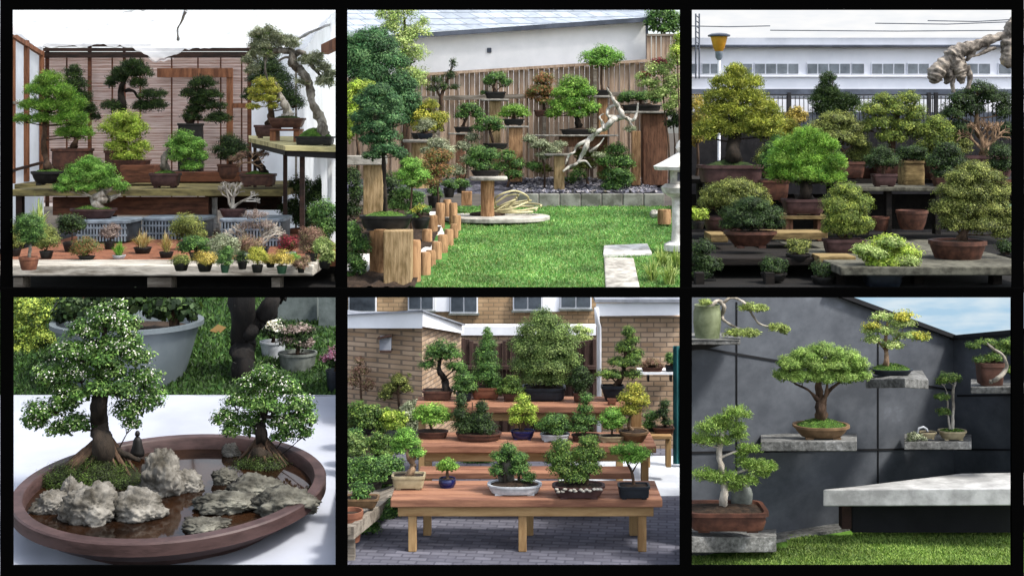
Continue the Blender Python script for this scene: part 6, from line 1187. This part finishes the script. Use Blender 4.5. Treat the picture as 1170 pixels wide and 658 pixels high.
# left bench of young plants
t = thing('side_bench', 'long slatted bench crowded with young plants along the left side', 'bench', at(405, 600, 9.6)); q = [at(384, 606, 9.15), at(401, 602, 9.2), at(470, 547, 10.6), at(452, 540, 11.4), at(384, 545, 11.2)]
obj('top_board', MB().slab(q, .05), MATS['oldwood'], t); obj('front_rail', MB().bar(q[1] - [0, 0, .04], q[2] - [0, 0, .04], .04, .09), MATS['oldwood'], t)
for px, d in ((400, 9.35), (462, 10.55)): obj('leg', MB().bar(at(px, 610 if px < 420 else 553, d), (at(px, 0, d)[0], d, z5), .07, .07), MATS['oldwood'], t)
for i, (l, px, yb, d, w, m, pal, r) in enumerate((('young plant in a shallow brown tray nearest the viewer on the side bench', 413, 582, 9.6, 40, 'pot_tan', 'mid', 10), ('dense green seedling behind the brown tray at the left edge', 400, 560, 10.2, 24, 'pot_black', 'mid', 15), ('bright leafy plant with pale shoots in the middle of the side bench', 424, 560, 10.2, 28, 'pot_black', 'mid', 16), ('dark leafy plant at the bench edge before the cream pot', 445, 553, 10.5, 26, 'pot_black', 'mid', 13), ('light green shrub in the second row, left edge of the courtyard', 402, 530, 11.3, 22, 'pot_grey', 'egg', 14), ('upright dark shrub in the second row near the table leg', 437, 530, 11.0, 22, 'pot_black', 'pine', 14), ('broad-leaved glossy plant at the back left of the side bench', 416, 498, 11.9, 26, 'pot_black', 'pine', 16), ('small yellow-green plant beside the broad-leaved glossy one', 450, 500, 11.9, 20, 'pot_grey', 'lime', 12), ('reddish leaved plant at the far left edge behind the bench', 400, 498, 12.0, 16, 'pot_brown', 'redgreen', 10), ('grey-leaved plant next to the top tier on the left', 468, 500, 12.0, 20, 'pot_grey', 'grey', 11))):
    h = 9 if i else 12; r *= 1.12
    plant(l, d, [(px - r * .3, yb - h - r * 1.1, r * .8, r * .6), (px + r * .4, yb - h - r * .9, r * .7, r * .6), (px, yb - h - r * .4, r, r * .5)], pal, ('rect' if i == 0 else 'round', px, yb - h, yb, w, w * .8, m), name='potted_plant', cat='potted plant', leaf=3.6, style='broad', group='young plants on the side bench', tw=2)
t = thing('terracotta_pot', 'large terracotta flower pot on the ground under the side bench', 'pot', at(400, 621, 9.4)); pot(t, 'round', 400, 586, 621, 30, 22, 9.35, 'pot_terracotta')
GL = 'leafy shrubs massed along the left side'
for l, px, py, r, d, pl in (('dense green shrub behind the light green one, left edge', 404, 505, 14, 11.6, 'mid'), ('dark shrub beneath the wall climber, behind the side bench', 440, 482, 14, 12.2, 'pine'), ('pale shrub under the left end of the top tier', 470, 470, 11, 12.3, 'grey'), ('green shrub behind the table legs under the middle tier', 640, 524, 12, 12.1, 'mid'), ('leafy plants spilling past the front of the side bench', 432, 545, 16, 10.75, 'mid'), ('green shrub behind the left legs of the middle tier', 545, 526, 12, 12.1, 'mid')):
    plant(l, d, [(px - r * .6, py, r * .8, r * .6), (px + r * .6, py - 1, r * .8, r * .6), (px, py - r * .5, r * .9, r * .6), (px, py + r * .5, r, r * .6)], pl, None, name='shrub', cat='shrub', leaf=3.4, style='broad', base=(px, py + r * 1.6), group=GL, tw=3)
tag(crown(None, [(440, 585, 22, 8), (420, 602, 16, 8), (456, 574, 14, 7), (425, 588, 14, 8)], 9.9, 'mid', 3.4, 'broad', 1.0, name='ground_cover'), kind='stuff')
# ================================================================ bonsai on wall shelves before a black wall (lower right)
stage(6)
mat('blackwall', '#565a60', '#40444a', scale=2.2, rough=.85, bump=.12, stretch=(1, 1, 1.6), c3='#6a6e76')
mat('granite', '#72726f', '#424240', scale=26, rough=.9, bump=.5, c3='#949492')
mat('slabstone', '#b8b8b6', '#8c8c8a', scale=6, rough=.9, bump=.2)
mat('joint', '#17181b', '#0e0f11', scale=4, rough=.9)
mat('turf6', '#5c842c', '#3c5c1e', scale=6, rough=1, bump=.6)
mat('corten', '#33201a', '#1c100c', scale=6, rough=.8, bump=.2)
mat('gravel6', '#7c7c78', '#4c4c4a', scale=30, rough=1, bump=1)
sky_mat('sky_blue', ('#b4d6ee', '#dcecf6'), 0.95)
o = obj('sky', MB().poly([at(930, 420, 16.6), at(1215, 420, 16.6), at(1215, 300, 16.6), at(930, 300, 16.6)]), MATS['sky_blue'], None, loc=at(1080, 380, 16.6)); tag(o, kind='structure')
g6 = through(646, 9.2, 600, 10.55); 
W6 = lambda px: 1 / (1 / 9.65 + (1 / 11.5 - 1 / 9.65) * (px - 791) / 299)      # depth of the left wall along its pixels
R6 = lambda px: 1 / (1 / 11.5 + (1 / 10.7 - 1 / 11.5) * (px - 1090) / 66)
o = obj('lawn_ground', MB().grid(lambda u, v: (lambda d: (at(784 + 420 * u, 0, d)[0], d, g6.z(d) + .012 * noise.noise((u * 25, v * 14, 1))))(9.0 + v * 2.4), 50, 30), MATS['turf6'], None, loc=at(975, 640, 9.3)); tag(o, kind='structure')
tag(lawn('grass', None, [(840, 1165, 628, 655), (790, 840, 637, 655), (900, 1165, 614, 628), (975, 1165, 602, 614)], g6, 'p6lawn', 22000, .036, None), kind='stuff')
o = obj('gravel_strip', MB().hexa([at(784, 652, 9.42), at(982, 612, 10.42), at(982, 610, 10.72), at(784, 650, 9.72), at(784, 633, 9.42), at(982, 600.5, 10.42), at(982, 594, 10.72), at(784, 622, 9.72)]), MATS['gravel6'], None, loc=at(880, 625, 10)); tag(o, kind='structure')
t = thing('black_wall', 'high charcoal panelled wall with joints, meeting in a corner at the right', 'wall', at(1090, 600, 11.5))
def wp(px, y0, y1, d): return [at(px, y1, d), at(px, y0, d)]
tops = lambda px: 340 + (px - 965) * .365
obj('left_wall', MB().hexa([at(780, 662, W6(780)), at(1090, 600, 11.5), at(1090, 600, 11.62), at(780, 662, W6(780) + .1), at(780, tops(780), W6(780)), at(1090, tops(1090), 11.5), at(1090, tops(1090), 11.62), at(780, tops(780), W6(780) + .1)]), MATS['blackwall'], t)
obj('right_wall', MB().hexa([at(1089.6, 600, 11.497), at(1200, 618, R6(1200)), at(1200, 618, R6(1200) + .1), at(1090.4, 600, 11.62), at(1089.6, 385.6, 11.497), at(1200, 376, R6(1200)), at(1200, 376, R6(1200) + .1), at(1090.4, 385.6, 11.62)]), MATS['blackwall'], t)
def cop(name, a, b_): obj(name, MB().bar(a, b_, .12, .035), MATS['joint'], t)
cop('coping', at(780, tops(780), W6(780)), at(1090, tops(1090), 11.5)); cop('coping', at(1090, 385.5, 11.5), at(1200, 375.5, R6(1200)))
def jt(x0, y0, x1, y1, D=W6): obj('joint_line', MB().bar(at(x0, y0, D(x0) - .003), at(x1, y1, D(x1) - .003), .012, .016), MATS['joint'], t)
jt(780, 394, 1090, 446); jt(780, 517, 1090, 512); jt(841.5, 345, 841.5, 618); jt(1003, 355, 1003, 600); jt(1094, 452, 1200, 450, R6); jt(1094, 513, 1200, 514, R6)
# slab bench
P = [at(940, 559, 9.75), at(1195, 557.5, 9.6), at(1195, 539, 10.25), at(1098, 540.5, 10.3), at(975, 556, 9.95)]
t = thing('stone_bench', 'long cantilevered pale concrete slab bench above the lawn', 'bench', at(1060, 600, 9.9)); obj('slab', MB().slab(P, .125), MATS['slabstone'], t, bevel=.008)
obj('shade_panel', MB().pbox(974, 1200, 577, 608, 10.02, .1), MATS['joint'], t); obj('support', MB().pbox(962, 973, 577, 604, 10.0, .1), MATS['corten'], t)  # near-black panel stands in for the shade under the slab
def shelf(label, P, th, m='granite'):
    c = np.mean(np.array(P), axis=0); t = thing('wall_shelf', label, 'shelf', c - np.array([0, 0, th]), 'granite wall shelves'); obj('slab', MB().slab(P, th), MATS[m], t, bevel=.006); return t
def sh4(label, x0, x1, y, th, d0, d1=None, e0=None, e1=None, dp=.55):
    d1 = d1 or d0
    return shelf(label, [at(x0, y, d0), at(x1, y, d1), at(e1 or x1, y - 9, d1 + dp), at(e0 or x0, y - 9, d0 + dp)], th)
sh4('long granite shelf under the large domed bonsai', 869, 979, 504, .07, 9.35, dp=.9)
shelf('faceted granite shelf under the maple', [at(989, 433, 10.0), at(1034, 432, 9.7), at(1061, 434, 9.9), at(1054, 423, 10.6), at(989, 423, 10.5)], .07)
sh4('granite shelf under the twin small pots', 1033, 1110, 504.5, .06, 10.15, dp=.9); sh4('right granite shelf under the red pot', 1109, 1195, 442, .05, 10.1, 9.9, dp=.7)
tl = sh4('granite shelf in the top left corner, seen from below', 780, 846, 389, .03, 8.95, 9.1, dp=.7); obj('underside', MB().hexa([at(780, 401, 9.2), at(806, 399, 9.25), at(806, 396, 9.5), at(780, 396, 9.5), at(780, 388.2, 8.94), at(845, 388.6, 9.09), at(845, 389, 9.7), at(780, 389, 9.5)]), MATS['joint'], tl)  # wedge added below the slab, its shade put into a near-black colour
sl = sh4('thick granite slab in the lower left corner', 784, 887, 613, .11, 9.0, 9.35, dp=.5)
def p6(label, d, pads, pal, pt, **k): return plant(label, d, pads, pal, pt, leaf=k.pop('leaf', 3.0), **k)
JU = dict(style='fine', dens=1.4)
p6('large dome-crowned bonsai in a brown oval pot on the long granite shelf', 9.5, [(940, 400, 20, 8), (920, 406, 20, 9), (962, 406, 20, 9), (904, 416, 18, 10), (930, 416, 22, 10), (956, 416, 22, 10), (978, 418, 15, 10), (896, 428, 14, 8), (918, 429, 20, 9), (944, 430, 22, 9), (968, 430, 18, 9), (985, 428, 10, 8)], 'dome', ('oval', 938, 488, 503, 64, 46, 'pot_tan'), trunk=[[(937, 487, 14), (938, 470, 11), (936, 452, 9), (936, 430, 5), (940, 404, 2)], [(938, 462, 5), (948, 446, 4), (960, 436, 3)], [(936, 458, 5), (924, 446, 3), (908, 438, 2)], [(941, 470, 5), (944, 448, 4), (946, 432, 2)]], bk='brown', top='moss', dome=.25, leaf=2.8, **JU)
def tips(t, dc): crown(t, [(1034, 362, 14, 7), (1052, 384, 12, 5), (996, 372, 10, 5)], dc - .05, 'yellow', 3.2, 'broad', .6, name='leaf_tips')
p6('airy maple with yellow and pinkish leaves on the faceted shelf', 9.95, [(1008, 362, 16, 5), (1030, 370, 16, 6), (992, 378, 10, 7), (1012, 378, 16, 6), (1036, 384, 18, 6), (1020, 394, 14, 6), (998, 388, 12, 6), (1054, 386, 9, 4)], 'pale', ('tray', 1018, 423, 430, 48, 40, 'pot_navy'), trunk=[[(1012, 423, 7), (1013, 408, 5), (1012, 392, 4), (1014, 366, 2)], [(1013, 400, 3), (1026, 384, 2), (1042, 380, 1.5)], [(1012, 400, 3), (1000, 386, 2)]], bk='tan', top='moss', dome=.25, style='broad', dens=.75, extra=tips, gap=.1)
def drift(t, dc): trunk_mesh(t, [[(1132, 436, 4), (1140, 432, 5), (1150, 420, 4), (1146, 406, 3), (1134, 398, 3), (1128, 392, 2)]], dc - .2, 'grey', (), 'deadwood')
p6('flat-layered pine in a dull red pot on the right shelf', 10.1, [(1112, 395, 10, 4), (1126, 391, 12, 4), (1150, 393, 12, 6), (1156, 401, 12, 5), (1120, 411, 11, 4.5), (1136, 408, 14, 5), (1152, 422, 10, 4.5), (1158, 424, 9, 5), (1142, 398, 9, 4)], 'pine', ('square', 1131, 415, 441, 28, 24, 'pot_red'), trunk=[[(1133, 416, 4), (1138, 402, 4), (1128, 394, 3)], [(1138, 404, 3), (1150, 398, 2)], [(1136, 414, 3), (1150, 424, 2)]], bk='brown', extra=drift, limbs=False, **JU)
p6('three-tiered pine with straight white stem in a cream oval pot', 10.25, [(1083, 432, 14, 6), (1076, 436, 7, 4), (1090, 432, 7, 4), (1076, 453, 11, 4), (1078, 470, 9, 4)], 'pine', ('oval', 1088, 493, 503.5, 32, 24, 'pot_cream'), trunk=[[(1088, 492, 4), (1089, 470, 3.4), (1089, 446, 3), (1092, 436, 2)], [(1085, 490, 2.5), (1083, 468, 2), (1082, 448, 1.5)]], bk='white', top='moss', **JU)
t = thing('small_teapot', 'little cream pot with arched white handle beside the three-tiered pine', 'pot', at(1058, 503, 10.25)); dc, zr = pot(t, 'oval', 1060, 494, 502, 20, 14, 10.25, 'pot_cream'); s = dc / F
obj('handle', MB().tube([at(1050 + 0, 500, dc) + 0, at(1048, 494, dc), at(1050, 489, dc), at(1055, 487.5, dc), at(1059, 490, dc), at(1060, 494, dc)], [1.3 * s] * 6, 8), MATS['pot_white'], t, smooth=True)
t = thing('succulent_plant', 'low grey-green succulents spilling at the left end of the small shelf', 'plant', at(1045, 503, 10.2)); crown(t, [(1043, 498, 8, 4), (1052, 500, 6, 3), (1040, 502, 6, 3)], 10.2, 'grey', 3, 'broad', .9)
def st6(t, dc): pass
p6('pale-trunked layered pine in a long brown footed pot, lower left', 9.05, [(842, 472, 18, 8), (826, 480, 14, 6), (812, 488, 18, 9), (838, 488, 16, 7), (804, 502, 16, 9), (826, 503, 14, 7), (844, 498, 10, 6), (856, 512, 13, 6), (846, 518, 8, 5), (868, 533, 20, 8), (852, 528, 12, 6), (872, 540, 10, 5), (804, 542, 16, 8), (828, 545, 18, 8), (850, 549, 16, 7), (840, 556, 10, 5)], 'dome', ('rect', 829, 586, 610, 92, 82, 'pot_brown'), trunk=[[(827, 580, 9), (828, 562, 8), (825, 540, 7), (822, 520, 6), (824, 500, 5), (834, 478, 3)], [(826, 548, 4), (842, 540, 3), (860, 534, 2)], [(824, 522, 3), (840, 516, 2), (854, 513, 1.5)]], bk='pale', top='soil', dome=.1, leaf=3.4, style='needle', dens=.75)
o = obj('rock', rock_mb(at(847, 568, 9.32), (13 * .0062, 8 * .0062, 17 * .0062), 5, .2, 3), MATS['pot_grey'], None, loc=at(848, 582, 9.3), smooth=True); tag(o, 'dark grey standing stone in the brown footed pot', 'rock')
p6('long-armed pine in a grey-green drum pot, cut by the top left corner', 9.15, [(858, 351, 15, 5), (870, 353, 8, 4), (840, 380, 14, 5), (856, 381, 13, 5), (888, 374, 13, 5), (896, 378, 7, 4), (806, 346, 8, 4)], 'soft', ('drum', 808, 350, 388, 32, 28, 'pot_olive'), trunk=[[(810, 352, 5), (820, 344, 5), (827, 350, 5), (825, 362, 4), (830, 368, 3), (845, 376, 2)], [(826, 346, 4), (836, 340, 3), (850, 346, 3), (860, 360, 2.5), (868, 370, 2), (884, 374, 1.5)]], bk='pale', top='moss', limbs=False, **JU)
# ================================================================ black frame wall, ground, light and camera
m, nt, b = _new('matt_black'); b.inputs['Base Color'].default_value = (0.0015, .0015, .0015, 1); b.inputs['Roughness'].default_value = 1; b.inputs['Specular IOR Level'].default_value = 0
MATS['matt_black'] = m
def wall_with_openings(d, y0, y1, holes):
    mb = MB(); xs = [0] + [v for h in holes for v in h[:2]] + [1170]; t = .03
    ya, yb = holes[0][2], holes[0][3]
    mb.pbox(0, 1170, y0, ya, d, t); mb.pbox(0, 1170, yb, y1, d, t)
    for i in range(0, len(xs), 2): mb.pbox(xs[i], xs[i + 1], ya, yb, d, t)
    return mb
o = obj('black_frame_wall', wall_with_openings(17.3, -1, 335, [(13.7, 383.3, 11.6, 328.3), (396.6, 777, 11.6, 328.3), (790.6, 1156.4, 11.6, 328.3)]), m, None, loc=at(585, 335, 17.3), clip=False); tag(o, kind='structure')
o = obj('black_frame_wall', wall_with_openings(8.7, 329, 659, [(13.7, 383.3, 339.8, 646.3), (396.6, 777, 339.8, 646.3), (790.6, 1156.4, 339.8, 646.3)]), m, None, loc=at(585, 692, 8.7), clip=False); tag(o, kind='structure')
mat('earth', '#4a4238', '#2e2820', scale=.5, rough=1, bump=.3)
o = obj('ground', MB().poly([(-3000, -3000, -5.05), (3000, -3000, -5.05), (3000, 3000, -5.05), (-3000, 3000, -5.05)]), MATS['earth'], None, loc=(0, 0, -5.05), clip=False); tag(o, kind='structure')

SUN_EL, SUN_AZ = 56.0, 64.0       # azimuth: 0 = from behind the viewer, negative = from the left
w = bpy.data.worlds.new('World'); SC.world = w; w.use_nodes = True
nt = w.node_tree; bg = nt.nodes['Background']; sk = nt.nodes.new('ShaderNodeTexSky'); sk.sky_type = 'NISHITA'; sk.sun_disc = False
sk.sun_elevation = math.radians(SUN_EL); sk.air_density = 1.0; sk.dust_density = 2.5; sk.ozone_density = 1.0
az = math.radians(SUN_AZ); sd = Vector((math.sin(az) * math.cos(math.radians(SUN_EL)), -math.cos(az) * math.cos(math.radians(SUN_EL)), math.sin(math.radians(SUN_EL))))
sk.sun_rotation = math.atan2(sd.x, sd.y)
hs = nt.nodes.new('ShaderNodeHueSaturation'); hs.inputs['Saturation'].default_value = .5; hs.inputs['Value'].default_value = 2.3
nt.links.new(sk.outputs[0], hs.inputs['Color']); nt.links.new(hs.outputs[0], bg.inputs['Color']); bg.inputs['Strength'].default_value = 0.15
lt = bpy.data.lights.new('sun', 'SUN'); lt.energy = 4.8; lt.angle = math.radians(9); lt.color = (1, .96, .9)
lo = bpy.data.objects.new('sun', lt); COL.objects.link(lo); lo.rotation_euler = (-sd).to_track_quat('-Z', 'Y').to_euler()

cam = bpy.data.cameras.new('camera'); co = bpy.data.objects.new('camera', cam); COL.objects.link(co); SC.camera = co
co.rotation_euler = (math.radians(90), 0, 0); cam.sensor_width = 36; cam.lens = 36 * F / 1170
cam.shift_y = -(329 - HY) / 1170; cam.clip_end = 6000; cam.clip_start = .05
SC.view_settings.view_transform = 'Standard'; SC.view_settings.look = 'None'; SC.view_settings.exposure = 0
SC.render.resolution_x, SC.render.resolution_y = 1024, 575
SC.cycles.transparent_max_bounces = 16; SC.cycles.max_bounces = 8
